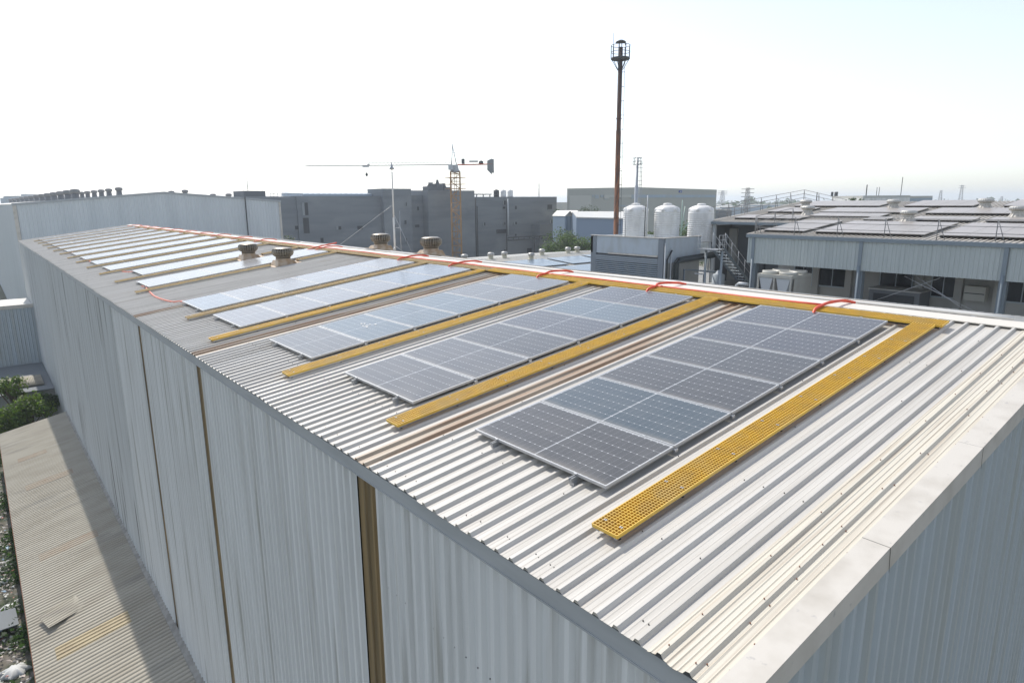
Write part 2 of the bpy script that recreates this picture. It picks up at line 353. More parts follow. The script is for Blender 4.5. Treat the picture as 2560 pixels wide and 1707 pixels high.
def wallribs(name, mt, parent, axis, pos, a, c, zb, zt, sgn, pitch=.208, depth=.028, first=None, base=.04, top=.02, screws=None, smt=None):
    prof = ribline(a, c, pitch, base, top, depth, first, False); b = MB(); zf = zt if callable(zt) else (lambda t: zt)
    prof = [(t, h + (.007 if kk % 2 else 0), kk) for (t, h, kk) in prof]
    for (t, h, k) in prof:
        for z in (zb, zf(t)):
            b.v.append(Vector((pos + sgn*h, t, z)) if axis == 'y' else Vector((t, pos + sgn*h, z)))
    for i in range(len(prof)-1):
        p, q = 2*i, 2*i+2; f = (p, q, q+1, p+1); b.face(f if (axis == 'y') == (sgn > 0) else f[::-1])
    if screws:
        b.k = 1; t = first or a
        while t < c - .05:
            for z in screws:
                if random.random() < .8:
                    zz = z(t) if callable(z) else z
                    p0 = Vector((pos, t+.1, zz)) if axis == 'y' else Vector((t+.1, pos, zz)); n = Vector((sgn,0,0)) if axis == 'y' else Vector((0,sgn,0))
                    b.tube([p0, p0 + n*.010], .0075, 5, smooth=False)
            t += pitch
    return b.build(name, [mt, smt or M['screw']], parent)
for a, c in ((.02, 5.01), (5.53, 12.84), (13.24, 19.17), (19.6, 23.72)):
    wallribs('wall_cladding', M['wall'], wh, 'y', .045, a, c, GZ, -.21, -1, base=.062, top=.028, depth=.046, first=a+.1, screws=[-1.55, -3.0, -4.45, -5.9, -7.35, -8.8] if a < 13 else None)
wallribs('wall_cladding', M['wallold'], wh, 'y', .0, 23.74, LEN, GZ, -.2, -1, first=23.85, pitch=.25, depth=.03)['label'] = 'far whitish wall cladding with dark vertical streaks'
b = MB(); b.box((-.03, 23.68, GZ), (.06, 23.735, -.222)); b.build('corner_flashing', M['wall'], wh)
for a, c in ((5.012, 5.528), (12.842, 13.238), (19.172, 19.598)):
    wallribs('wall_skylight_strip', M['strip'], wh, 'y', .062, a, c, GZ, -.21, -1, first=a+.12, depth=.02)
gz = lambda x: (x*math.tan(SL) if x < RX else (2*RX-x)*math.tan(SL)) - .02
wallribs('gable_wall', M['gwall'], wh, 'x', 0.0, .03, 2*RX-.03, GZ, gz, -1, first=.12, base=.06, top=.026, depth=.038, screws=[lambda x: gz(x)-.42, lambda x: gz(x)-1.1, lambda x: gz(x)-2.3, -1.9, -3.3, -4.7])
wallribs('gable_wall', M['gwall'], wh, 'x', LEN, .03, 2*RX-.03, GZ, gz, 1, first=.12)
wallribs('wall_cladding', M['wall'], wh, 'y', 2*RX-.05, .02, LEN, GZ, -.1, 1)
# ---------------------------------------------------------------- solar rows
ML, MWD, PIT = 2.28, 1.138, 1.153
HB, HT = .085, .120
def module(parent, u0, v0, tint):
    b = MB(); fr = .016
    a, c, d, e = u0+fr, u0+ML-fr, v0+fr, v0+MWD-fr
    p = [R(a,d,HT-.003), R(a,e,HT-.003), R(c,e,HT-.003), R(c,d,HT-.003)]
    gu, gv = ML-2*fr, MWD-2*fr
    b.quad(p[0], p[3], p[2], p[1], [(0,0),(gu,0),(gu,gv),(0,gv)])
    b.f[-1] = b.f[-1][::-1]; b.uv[-1] = b.uv[-1][::-1]
    b.k = 1; b.quad(R(a,d,HT-.009), R(c,d,HT-.009), R(c,e,HT-.009), R(a,e,HT-.009))
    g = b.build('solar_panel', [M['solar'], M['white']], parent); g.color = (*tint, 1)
    b = MB()
    b.fbox(R, u0, u0+fr, v0, v0+MWD, HB, HT); b.fbox(R, u0+ML-fr, u0+ML, v0, v0+MWD, HB, HT)
    b.fbox(R, u0+fr, u0+ML-fr, v0, v0+fr, HB, HT); b.fbox(R, u0+fr, u0+ML-fr, v0+MWD-fr, v0+MWD, HB, HT)
    f = b.build('frame', M['alu']); f.parent = g; 
    for v in f.data.vertices: v.co -= parent_world(parent)
    return g
def array(u0, v0, n, label, tints):
    t = thing('solar_panel_row', R(u0, v0, 0), label, 'solar panels', 'rows of solar panels up the long roof')
    for i in range(n): module(t, u0, v0 + i*PIT, tints[i % len(tints)])
    top = v0 + (n-1)*PIT + MWD
    for du in (.43, 1.81):
        b = MB(); b.fbox(R, u0+du-.02, u0+du+.02, v0-.10, top+.06, .045, .084); b.fbox(R, u0+du-.02, u0+du-.012, v0-.10, v0-.0, .084, .10); b.fbox(R, u0+du+.012, u0+du+.02, v0-.10, v0-.0, .084, .10)
        for k in range(n+1):
            b.fbox(R, u0+du-.035, u0+du+.035, v0-.06+k*PIT-.02, v0-.06+k*PIT+.04, .003, .045)
        b.build('mounting_rail', M['galv'], t)
        b = MB()
        for k in range(n+1):
            vv = v0 + k*PIT - .0075; b.fbox(R, u0+du-.02, u0+du+.02, vv-.014, vv+.014, HT+.001, HT+.006)
        b.build('panel_clamps', M['alu'], t)
    for k in range(1, n):                               # junction ends of the rails seen along the near edge
        b = MB(); vv = v0 + k*PIT - .0075; b.fbox(R, u0-.035, u0-.002, vv-.03, vv+.03, .05, .088); b.build('edge_bracket', M['galv'], t)
    return t
GREY = (.036,.038,.041); BLUE = (.028,.052,.070); G2 = (.070,.073,.077); B2 = (.055,.090,.115); VIO = (.038,.041,.052)
array(2.356, 1.333, 6, 'nearest solar row, darkest panels, its second panel blue, next to the closest yellow walkway', [GREY, BLUE, GREY, GREY, VIO, VIO])
array(6.18, 1.333, 6, 'second solar row from the camera, grey panels between the two nearest long walkways', [G2, G2, GREY, VIO, B2, VIO])
array(9.89, 1.333, 6, 'third solar row, pale blue panels, second one with bird-dropping smear', [G2, B2, B2, B2, G2, G2])
array(14.12, 1.333, 6, 'fourth solar row, silvery panels just past the brown roof strip', [(.14,.14,.15)]*4 + [(.11,.14,.18)]*2)  # lighter tints: low-angle sky glare put into the panel colour
array(17.36, 1.333, 6, 'fifth solar row, silvery, last before the bare stretch of roof', [(.13,.16,.2)] + [(.17,.17,.18)]*5)  # sky glare in the tint here too, not a different glass
PALE = (.26,.26,.265)  # bright sky reflection on the distant rows, painted in as a pale base tint
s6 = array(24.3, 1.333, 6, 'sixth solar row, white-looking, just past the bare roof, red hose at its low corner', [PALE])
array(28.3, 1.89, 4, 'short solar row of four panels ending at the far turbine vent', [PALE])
far_labels = ['eighth solar row, first full row beyond the short one', 'ninth solar row, second full row beyond the short one', 'tenth solar row, third full row beyond the short one', 'eleventh solar row, halfway along the far cluster', 'twelfth solar row, sixth from the far gable end', 'thirteenth solar row, fifth from the far gable end', 'fourteenth solar row, fourth from the far gable end', 'fifteenth solar row, third from the far gable end', 'sixteenth solar row, next to last before the far gable', 'seventeenth solar row, last one, nearest the big blue-grey warehouse']
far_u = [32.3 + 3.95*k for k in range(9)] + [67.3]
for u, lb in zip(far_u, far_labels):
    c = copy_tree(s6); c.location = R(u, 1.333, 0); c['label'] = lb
# bird dropping smear
bt = MB()
rng = random.Random(3)
for k in range(9):
    cu, cv = 11.25 + rng.uniform(-.35,.35), 3.2 + rng.uniform(-.16,.16); r0 = rng.uniform(.012,.035)
    ring = [R(cu + r0*math.cos(a)*rng.uniform(.6,2.2), cv + r0*math.sin(a)*rng.uniform(.5,1.1), HT) for a in [2*math.pi*q/9 for q in range(9)]]
    n = len(bt.v); bt.v += ring + [p + Vector((0,0,.002)) for p in ring]; bt.face([n+9+q for q in range(9)])
    for q in range(9): bt.face((n+q, n+(q+1)%9, n+9+(q+1)%9, n+9+q))
tag(bt.build('bird_dropping', M['white']), 'white bird-dropping smear on a pale blue solar panel', 'droppings')
# ---------------------------------------------------------------- walkways
def grating(fn, u0, u1, v0, v1, h0, h1, pitch=.0385, t=.0032, along='v'):
    b = MB(); nu = max(1, round((u1-u0)/pitch)); nv = max(1, round((v1-v0)/pitch))
    for i in range(nu+1):
        c = u0 + (u1-u0)*i/nu; tt = t*1.6 if i in (0, nu) else t
        b.fbox(fn, c-tt, c+tt, v0, v1, h0, h1)
    for j in range(nv+1):
        c = v0 + (v1-v0)*j/nv; tt = t*1.6 if j in (0, nv) else t
        b.fbox(fn, u0, u1, c-tt, c+tt, h0+.0005, h1-.0006)
    return b
def walkway(u0, w_, v0, v1, label, mt, bend=0):
    t = thing('roof_walkway', R(u0, v0, 0), label, 'walkway', 'yellow grating walkways between the solar rows')
    gr = grating(R, u0, u0+w_, v0, v1, .086, .122); gr.k = 1; v = v0 + .12
    while v < v1 - .1:
        for q in (.058, w_-.058):
            gr.fbox(R, u0+q-.017, u0+q-.006, v-.012, v+.012, .123, .126); gr.fbox(R, u0+q+.004, u0+q+.015, v-.012, v+.012, .123, .126)
        v += .92
    gr.build('grating', [mt, M['alu']], t)
    for q in (.03, w_-.06):
        b = MB(); b.fbox(R, u0+q, u0+q+.03, v0+.02, v1-.02, .046, .085); b.build('bearer', M['galv'], t)
    b = MB(); v = v0+.06
    while v < v1:
        b.fbox(R, u0+.02, u0+w_-.02, v-.015, v+.015, .0385, .0455); v += .95
    b.build('cross_support', M['black'], t)
    return t
walkway(1.69, .31, .75, 8.32, 'nearest and brightest yellow grating walkway, right of the closest solar row', M['grp'])
walkway(5.62, .31, .75, 8.32, 'second yellow walkway, between the first and second solar rows', M['grp'])
walkway(9.27, .31, .64, 8.32, 'third yellow walkway, between the second and third solar rows', M['grp'])
walkway(13.50, .31, .52, 8.32, 'fourth yellow walkway, beside the brown roof strip and third solar row', M['grp'])
w5 = walkway(16.75, .31, .80, 8.32, 'fifth yellow walkway, between the fourth and fifth solar rows', M['grpold'])
wu = [23.60, 27.65] + [31.55 + 3.9*k for k in range(10)]
wl = ['faded walkway just below the sixth solar row, starting by the red hose', 'faded walkway below the short solar row', 'faded walkway just beyond the short solar row', 'faded walkway, ninth from the camera', 'faded walkway, tenth from the camera', 'faded walkway, eleventh from the camera', 'faded walkway, twelfth from the camera', 'faded walkway, thirteenth from the camera', 'faded walkway, fourteenth from the camera', 'faded walkway, fifteenth from the camera', 'faded walkway, next to last towards the far gable', 'faded walkway closest to the far gable']
for u, lb in zip(wu, wl):
    if u < 28:                                          # interrupted by the turbine vents
        walkway(u, .31, .8, 5.55, lb, M['grpold']) 
        walkway(u, .31, 6.65, 8.32, 'short upper piece of walkway behind the %s turbine vent' % ('nearer' if u < 25 else 'farther'), M['grpold'])
    else:
        c = copy_tree(w5); c.location = R(u, .8, 0); c['label'] = lb
rw = thing('ridge_walkway', R(1.6, 8.34, 0), 'long yellow grating walkway running the whole ridge above the solar rows', 'walkway')
for k in range(11):
    a = 1.6 + k*5.9; grating(R, a, min(a+5.88, 66), 8.34, 8.64, .086, .122).build('grating', M['grp'] if k < 2 else M['grpold'], rw)
b = MB(); b.fbox(R, 1.65, 66, 8.37, 8.40, .046, .085); b.fbox(R, 1.65, 66, 8.58, 8.61, .046, .085); b.build('bearer', M['black'], rw)
rw2 = thing('ridge_walkway', R2(1.4, .7, 0), 'yellow walkway peeking up from behind the ridge under the white pipe', 'walkway')
grating(R2, 1.4, 20, .78, 1.08, .07, .106).build('grating', M['grpold'], rw2)
b = MB(); b.fbox(R2, 1.4, 20, .80, .83, .036, .069); b.fbox(R2, 1.4, 20, 1.02, 1.05, .036, .069); b.build('bearer', M['galv'], rw2)
# ---------------------------------------------------------------- pipes, conduits, hoses on the ridge
t = thing('ridge_pipe', (RX+.42, 1, RZ), 'white pipe on low brackets running just behind the ridge', 'pipe')
b = MB()
for z in (1.262,): b.tube([(RX+.27, y, z + .006*math.sin(y)) for y in [.95 + .5*k for k in range(60)]], .030, 10)
b.tube([(RX+.36, y, 1.245) for y in (1.6, 30.)], .02, 8)
b.build('pipe', M['white'], t)
for k in range(18):
    b = MB(); b.box((RX+.20, 1.5+k*1.7, 1.13), (RX+.42, 1.56+k*1.7, 1.228)); b.build('bracket', M['galv'], t)
b = MB(); rng = random.Random(9)
b.tube([R(y, 8.80 + .02*math.sin(y*.9), .088 + .004*math.sin(y*2.1)) for y in [3.72 + .35*k for k in range(178)]], .027, 8)
tag(b.build('conduit', M['orange']), 'long thin orange conduit lying along the ridge beside the yellow walkway', 'conduit')
b = MB(); b.tube([R2(y, 1.25 + .02*math.sin(y), .065) for y in [5.3 + .5*k for k in range(24)]], .02, 8)
tag(b.build('conduit', M['orange']), 'orange conduit half hidden behind the ridge near the chiller', 'conduit')
def hose(pts, r, mt, label, grp=None, n=10):
    sp = spline(pts, n); b = MB(); L = []
    fine = []
    for i in range(len(sp)-1):
        k = max(1, int((sp[i+1]-sp[i]).length / .014))
        for j in range(k): fine.append(sp[i].lerp(sp[i+1], j/k))
    fine.append(sp[-1])
    b.tube(fine, r, 10, rf=lambda i: r*(1 if i % 2 else .88))
    return tag(b.build('hose', mt), label, 'hose', grp)
us = [2.356, 6.18, 9.89, 14.12, 17.36, 24.3] + far_u
for k, u in enumerate(us):
    c = u + 1.16 + random.uniform(-.1,.1); d = random.uniform(-.05,.08); big = 1 if k < 5 else .8
    lb = 'orange hose looping over the ridge above the %s solar row' % (ORD[k] if k < 6 else ORD[k+1])
    hose([R(c, 8.16, .07), R(c+.02, 8.30, .155), R(c+.03, 8.55, .155), R(c+.02+d, 8.72, .165), R(c-.02+d, 8.92, .15), R(c-.06, 9.10, .125), R(c-.12, 9.24, .095), R2(c-.2, .09, .065)], .029 if k < 5 else .026, M['orange'], lb, 'orange hoses looping over the ridge', 6)
tz = lambda x, y, h=.04: at_roof(x*.2979, 400+y*.2979, h)
def at_roof(px, py, h=0):
    n = Vector((-SN, 0, CS)); d = ray(px, py); return CAM + d * ((h - CAM @ n) / (d @ n))
hose([tz(1190,1060), tz(1218,1066), tz(1262,1112), tz(1300,1145), tz(1370,1172), tz(1450,1190), tz(1525,1187), tz(1578,1215)], .03, M['pink'], 'thick red hose snaking down the bare roof from the sixth to the fifth solar row')
hose([tz(890,915), tz(935,918), tz(1000,932), tz(1070,940), tz(1140,935)], .03, M['pink'], 'red hose between the low corners of the short solar row and the row beyond')
for k, pts in enumerate([[(700,835),(730,832),(750,850),(780,858)], [(572,765),(600,768),(612,788),(640,790)], [(465,712),(500,712),(510,726),(535,740)], [(362,668),(400,678),(415,690),(440,692)]]):
    hose([tz(*p) for p in pts], .04, M['pink'], 'faded orange hose squiggle at the low end of the far rows, %s nearest of four' % ORD[k], 'faded hoses at the low ends of far rows')
hose([R(26.9, 6.4, .05), R(26.6, 7.1, .06), R(26.3, 7.8, .05), R(26.1, 8.4, .16), R(26, 8.9, .18), R(25.9, 9.4, .2)], .03, M['orange'], 'red hose running from the farther turbine vent up to the ridge')
# ---------------------------------------------------------------- turbine vents
def turbine(c, s, label, grp, mt, mb, fins=26, tilt=SL, square=True):
    t = thing('turbine_vent', c, label, 'roof vent', grp); c = Vector(c)
    b = MB()
    if square:                                          # flared base plate following the slope
        a0, a1 = .38*s, .29*s
        b.hexa([c+Vector((-a0,-a0,-a0*tilt+.03)), c+Vector((a0,-a0,a0*tilt+.03)), c+Vector((a0,a0,a0*tilt+.03)), c+Vector((-a0,a0,-a0*tilt+.03)), c+Vector((-a1,-a1,.19*s)), c+Vector((a1,-a1,.19*s)), c+Vector((a1,a1,.19*s)), c+Vector((-a1,a1,.19*s))])
        a2 = .50*s; b.hexa([c+Vector((-a2,-a2*.8,-a2*tilt+.028)), c+Vector((a2*1.1,-a2*.8,a2*1.1*tilt+.028)), c+Vector((a2*1.1,a2*.8,a2*1.1*tilt+.028)), c+Vector((-a2,a2*.8,-a2*tilt+.028)), c+Vector((-a2,-a2*.8,-a2*tilt+.040)), c+Vector((a2*1.1,-a2*.8,a2*1.1*tilt+.040)), c+Vector((a2*1.1,a2*.8,a2*1.1*tilt+.040)), c+Vector((-a2,a2*.8,-a2*tilt+.040))])
    b.lathe(c, [(.36*s,-.05), (.33*s,.08*s), (.28*s,.19*s), (.27*s,.26*s)], 20); b.build('vent_base', mb, t)
    b = MB(); b.lathe(c, [(.27*s,.25*s), (.27*s,.32*s), (.31*s,.33*s), (.31*s,.345*s)], 24); b.build('vent_neck', mt, t)
    b = MB(); n = fins * 4
    prof = [(.30,.47), (.355,.51), (.385,.58), (.39,.64), (.375,.70), (.34,.745)]
    b.lathe(c, [(r*s, (z-.13)*s) for r, z in prof], n, smooth=False, rmod=lambda j: (1.0, 1.02, .90, .86)[j % 4]); b.build('turbine_head', mt, t)
    b = MB(); b.lathe(c, [(.345*s,.612*s), (.33*s,.628*s), (.25*s,.652*s), (.10*s,.665*s), (.02*s,.667*s)], 32); b.build('vent_cap', mt, t)
    return t
turbine(R(23.75, 6.08, 0), 1.04, 'nearer of the two weathered turbine vents on the near slope', 'turbine vents on the near slope', M['vent'], M['ventbase'])
turbine(R(27.7, 6.02, 0), 1.04, 'farther of the two weathered turbine vents on the near slope', 'turbine vents on the near slope', M['vent'], M['ventbase'])
turbine(R2(19.1, .75, .10), 1.05, 'brown turbine vent rising behind the ridge, right of the white mast', 'turbine vents behind the ridge', M['vent'], M['ventbase'], tilt=-SL)
turbine(R2(23.0, .75, .10), 1.05, 'brown turbine vent behind the ridge, partly hidden by the white mast', 'turbine vents behind the ridge', M['vent'], M['ventbase'], tilt=-SL)
# ---------------------------------------------------------------- lightning mast on the ridge
t = thing('lightning_mast', (9.7, 21.4, 1.25), 'slim white mast with a small dome tip and guy wires on the ridge', 'mast')
b = MB(); b.tube([(9.7,21.4,1.22),(9.7,21.38,2.6)], .038, 10); b.tube([(9.7,21.38,2.6),(9.7,21.36,4.35)], .028, 10); b.build('pole', M['white'], t)
b = MB(); b.lathe((9.7,21.36,4.42), [(.02,0),(.09,.03),(.10,.07),(.05,.12),(.025,.22),(.01,.30)], 16); b.tube([(9.7,21.36,4.33),(9.7,21.36,4.44)], .012, 6); b.tube([(9.7,21.36,4.7),(9.7,21.36,4.95)], .006, 5); b.build('dome_tip', M['galv'], t)
b = MB(); b.box((9.52,21.2,1.17),(9.88,21.6,1.20)); b.tube([(9.45,21.1,1.22),(9.7,21.4,1.5)], .012, 6); b.tube([(9.95,21.1,1.22),(9.7,21.4,1.5)], .012, 6); b.build('base_plate', M['galv'], t)
for q in ((9.5,26.1,1.3),(9.55,19.75,1.22)):
    b = MB(); b.tube([(9.7,21.38,3.1 if q[1] > 22 else 2.75), q], .007, 5); b.build('guy_wire', M['galv'], t)
b = MB(); b.tube([(9.7,20.9,1.2),(9.7,20.9,2.85)], .012, 6); b.tube([(9.7,20.9,2.2),(9.7,21.38,2.2)], .01, 6); b.build('side_rod', M['galv'], t)
# ---------------------------------------------------------------- lean-to below the long wall
LZ0, LZ1, LX = -10.25, -11.0, -3.72
def lt(u, x, h): return Vector((x, u, LZ0 + (LZ1-LZ0)*x/LX + h))
def corrug(name, mt, parent, y0, y1, x0, x1, h, pitch=.195, amp=.04, seg=8, skew=0):
    b = MB(); n = int((y1-y0)/pitch*seg)
    for i in range(n+1):
        y = y0 + (y1-y0)*i/n; z = amp*(.5+.5*math.cos(2*math.pi*y/pitch)); z = h + amp*min(1, 2.2*z/amp)
        b.v += [lt(y, x0, z), lt(y+skew, x1, z), lt(y, x0, z-.006), lt(y+skew, x1, z-.006)]
    for i in range(n):
        p, q = 4*i, 4*i+4; b.face((p, q, q+1, p+1)); b.face((p+2, p+3, q+3, q+2)); b.face((p+1, q+1, q+3, p+3)); b.face((p, p+2, q+2, q))
    return b.build(name, mt, parent)
ltn = thing('lean_to', (-1.9, 30, GZ), 'low lean-to with weathered corrugated roof at the foot of the long wall', 'lean-to')
corrug('lean_to_roof', M['leanto'], ltn, 8, 48.9, -.0, LX, 0)
def lpx(x, y): 
    p = on(2, -10.75, x*.3827, 1107+y*.3827); return p
for (a, c, d, e, mt) in (((360,1350),(830,1125),(850,1190),(385,1440),'lpatch'), ((255,740),(600,600),(640,625),(265,795),'lpatch2'), ((170,290),(470,190),(480,215),(175,330),'lpatch2'), ((120,110),(300,50),(305,70),(120,135),'lpatch2')):
    P = [lpx(*q) for q in (a, c, d, e)]; y0 = min(P[2].y, P[3].y); y1 = max(P[0].y, P[1].y)
    ym, yM = (P[2].y+P[3].y)/2, (P[0].y+P[1].y)/2
    corrug('skylight_sheet', M[mt], ltn, ym, yM, max(P[1].x, P[2].x), min(P[0].x, P[3].x), .008)
b = MB(); b.hexa([lt(8,-.62,.0) if 0 else lt(8,-.17,.042), lt(48.9,-.13,.042), lt(48.9,.02,.042), lt(8,.02,.042), lt(8,-.17,.055), lt(48.9,-.13,.055), lt(48.9,.02,.12), lt(8,.02,.12)]); b.build('wall_flashing', M['flashold'], ltn)
b = MB(); b.box((LX-.02, 8, LZ1-.12), (LX+.03, 48.9, LZ1-.03)); b.build('edge_purlin', M['rust'], ltn)
b = MB(); b.box((LX+.06, 8, GZ), (LX+.2, 48.8, LZ1-.12)); b.box((LX+.2, 48.6, GZ), (-.06, 48.8, LZ1-.1)); b.build('lean_to_wall', M['plaster'], ltn)
P = [lpx(250,1145), lpx(490,1005), lpx(570,1075), lpx(320,1220)]
b = MB(); nn = 60
for i in range(nn+1):
    a = i/nn; hh = .05 + .03*min(1, 1.1*(1+math.cos(2*math.pi*a*7)))
    b.v += [P[0].lerp(P[3], a)+Vector((0,0,hh)), P[1].lerp(P[2], a)+Vector((0,0,hh+.01)), P[0].lerp(P[3], a)+Vector((0,0,hh-.008)), P[1].lerp(P[2], a)+Vector((0,0,hh+.002))]
for i in range(nn):
    p, q = 4*i, 4*i+4; b.face((p, q, q+1, p+1)[::-1]); b.face((p+2, p+3, q+3, q+2)[::-1]); b.face((p, p+2, q+2, q)); b.face((p+1, q+1, q+3, p+3))
tag(b.build('loose_sheet', M['leanto']), 'loose corrugated sheet lying askew on the lean-to roof', 'roof sheet')
# ---------------------------------------------------------------- annex block beyond the lean-to, shed roof
ax = thing('annex', (-6, 70, GZ), 'grey-blue clad annex with a pale flashing joined to the far end of the wall', 'building')
wallribs('wall', M['gwall'], ax, 'x', 66.0, -12, -.04, GZ, -4.98, -1, pitch=.25)
b = MB(); b.box((-12.1,65.9,-5.25),(-.04,66.2,-4.95)); b.build('parapet_flashing', M['flash'], ax)
b = MB(); b.box((-12,66.2,GZ),(-.04,72.8,-5.2)); b.build('roof', M['rooflt'], ax)
ax = thing('low_shed', (-4, 60, GZ), 'low shed with a dusty flat roof behind the left bushes', 'shed')
b = MB(); b.box((-12,56.5,GZ),(-.05,65.8,-10.3)); b.build('wall', M['plaster'], ax)
b = MB(); b.hexa([(-12,56.2,-10.28),(-.05,56.2,-10.28),(-.05,65.85,-10.1),(-12,65.85,-10.1),(-12,56.2,-10.2),(-.05,56.2,-10.2),(-.05,65.85,-10.02),(-12,65.85,-10.02)]); b.build('roof', M['cement'], ax)
b = MB()
for k in range(40): b.tube([(-4.5+k*.1,57.5,-10.05),(-4.5+k*.1,60.6,-9.98)], .05, 6)
tag(b.build('roof_sheet', M['leanto']), 'small sunlit corrugated sheet on the low shed roof behind the bushes', 'roof sheet')
# ---------------------------------------------------------------- big ribbed warehouse behind
bw = thing('ribbed_warehouse', (14, 95, GZ), 'big blue-grey ribbed warehouse closing the view behind the far end', 'warehouse')
A = 80.0; xl, xr, xa = .35, 26.9, 13.95; zl, zr_, za = 3.32, 3.5, 4.5
gw = lambda x: zl + (za-zl)*(x-xl)/(xa-xl) if x < xa else za + (zr_-za)*(x-xa)/(xr-xa)
wallribs('front_wall', M['ware'], bw, 'x', A, xl, xr, GZ, gw, -1, pitch=.34, depth=.05, base=.08, top=.03)
wallribs('side_wall', M['ware'], bw, 'y', xl, A, 262, GZ, zl, -1, pitch=.4, depth=.09, base=.12, top=.05)
b = MB(); b.box((xr-.05, A, GZ), (xr, 230, zr_-.02)); b.build('side_wall', M['ware'], bw)
b = MB()
for (x0,z0,x1,z1) in ((xl-.1,zl,xa,za),(xa,za,xr+.1,zr_)):
    b.hexa([(x0,A-.12,z0-.16),(x1,A-.12,z1-.16),(x1,A+.1,z1-.16),(x0,A+.1,z0-.16),(x0,A-.12,z0+.06),(x1,A-.12,z1+.06),(x1,A+.1,z1+.06),(x0,A+.1,z0+.06)])
b.build('gable_trim', M['fascia'], bw)
b = MB(); b.box((xl-.06,A-.1,GZ),(xl+.25,A-.06,zl-.16)); b.build('corner_trim', M['flash'], bw)
b = MB(); b.box((xr-.2,A-.1,GZ),(xr+.04,A-.06,zr_-.16)); b.build('corner_trim', M['flash'], bw)
b = MB(); b.hexa([(xl-.1,A+.1,zl-.1),(xa,A+.1,za-.1),(xa,262,za-.1),(xl-.1,262,zl-.1),(xl-.1,A+.1,zl),(xa,A+.1,za),(xa,262,za),(xl-.1,262,zl)]); b.hexa([(xa,A+.1,za-.1),(xr+.1,A+.1,zr_-.1),(xr+.1,262,zr_-.1),(xa,262,za-.1),(xa,A+.1,za),(xr+.1,A+.1,zr_),(xr+.1,262,zr_),(xa,262,za)]); b.build('roof', M['rooflt'], bw)
b = MB(); x0 = on(1, A-.3, 611, 480).x; b.tube([(x0,A-.3,GZ),(x0,A-.3,4.0)], .07, 8); b.build('downpipe', M['ladder'], bw)
b = MB()
for dx in (.0, .9, 1.7): b.tube([(x0+dx,A-.5,GZ),(x0+dx,A-.5,-1.15)], .06, 6)
b.tube([(x0-.1,A-.5,-1.15),(x0+2.2,A-.5,-1.15)], .06, 6); b.build('ladder_cage', M['ladder'], bw)
def smallvent(x, y, z, s, label, grp, mt=None, mb=None, wide=1.0):
    t = thing('roof_vent', (x,y,z), label, 'roof vent', grp); c = Vector((x,y,z))
    b = MB(); b.lathe(c, [(.46*s*wide,-.3*s),(.34*s,.0),(.30*s,.5*s)], 14); b.build('vent_base', mb or M['galv'], t)
    b = MB(); b.lathe(c, [(.32*s,.48*s),(.42*s,.55*s),(.44*s,.72*s),(.36*s,.86*s),(.1*s,.92*s)], 20); b.build('turbine_head', mt or M['galv'], t)
    return t
M['ventdark'] = mat('dark_galvanised_vent', (.20,.205,.21), .7)
base = smallvent(10.6, 86, 4.3, .92, 'tallest and nearest dark vent standing on the left roof slope of the big warehouse', 'vents along the big warehouse roof', M['ventdark'], M['ventdark'])
pxs = [(300,482),(273.5,486),(254.5,487),(236.5,489),(219.5,490),(205.5,491),(192.5,492),(179,493)]
for k in range(1, 8):
    # same line on the roof, receding: x fixed, depth from the pixel column
    p = on(0, 10.6, pxs[k][0], 490); c = copy_tree(base); c.location = (10.6, p.y, 4.3); c['label'] = 'vent on the big warehouse roof, %s from the right in the open row' % ORD[k]
b2 = smallvent(7.0, 92, 3.95, 1.2, 'front vent of the crowded dark row at the left of the big warehouse roof', 'crowded vents at the left of the big warehouse roof', M['ventdark'], M['ventdark'], 1.2)
for k in range(1, 13):
    c = copy_tree(b2); c.location = (7.0, 92*1.08**k, 3.95); c['label'] = 'vent in the crowded dark row on the big warehouse, %s from its front' % ORD[k]
for k, (px, py, s) in enumerate(((429,486,.9),(463,484,1.1),(533,493,.8),(572,493,1.0))):
    p = on(1, 92+8*(k%2==0), px, py); c = copy_tree(base); c.location = (p.x, p.y, p.z-.35); c['label'] = 'vent on the right slope of the big warehouse roof, %s of four from the peak' % ORD[k]; c['group'] = 'vents on the right slope of the big warehouse'
# ---------------------------------------------------------------- unfinished grey concrete building
Y0 = 130.0
cb = thing('concrete_building', (80, Y0, GZ), 'long unfinished windowless-looking grey cement building behind the crane', 'building')
def blk(px0, px1, pyt, name='wall', mt='cement', yf=0.0, yb=12, zb=GZ, parent=None, par=.0):
    a = on(1, Y0+yf, px0, pyt); c = on(1, Y0+yf, px1, pyt); z = (a.z+c.z)/2
    b = MB(); b.box((a.x, Y0+yf, zb), (c.x, Y0+yb, z)); 
    return b.build(name, M[mt], parent or cb), a.x, c.x, z
blk(600, 741, 491.5, yf=.35, yb=40)
blk(741, 975, 490.5, yf=0, yb=30)
blk(1027, 1070, 489, yf=.5, yb=30)
blk(1185, 1392, 492.3, yf=.3, yb=30)
blk(957, 1027.5, 472, 'stair_tower', yf=-1.2, yb=6)
blk(1069, 1186, 476.5, 'stair_tower', yf=-1.8, yb=8)
blk(609, 663, 477.5, 'roof_room', 'cement2', yf=1.5, yb=8, zb=4)
blk(1027, 1072, 476.5, 'roof_room', 'cement', yf=8, yb=20, zb=4)
blk(1350, 1401, 560, 'porch_block', 'cement', yf=-3, yb=1)
blk(1318, 1345, 620, 'doorway', 'opening', yf=.25, yb=1)
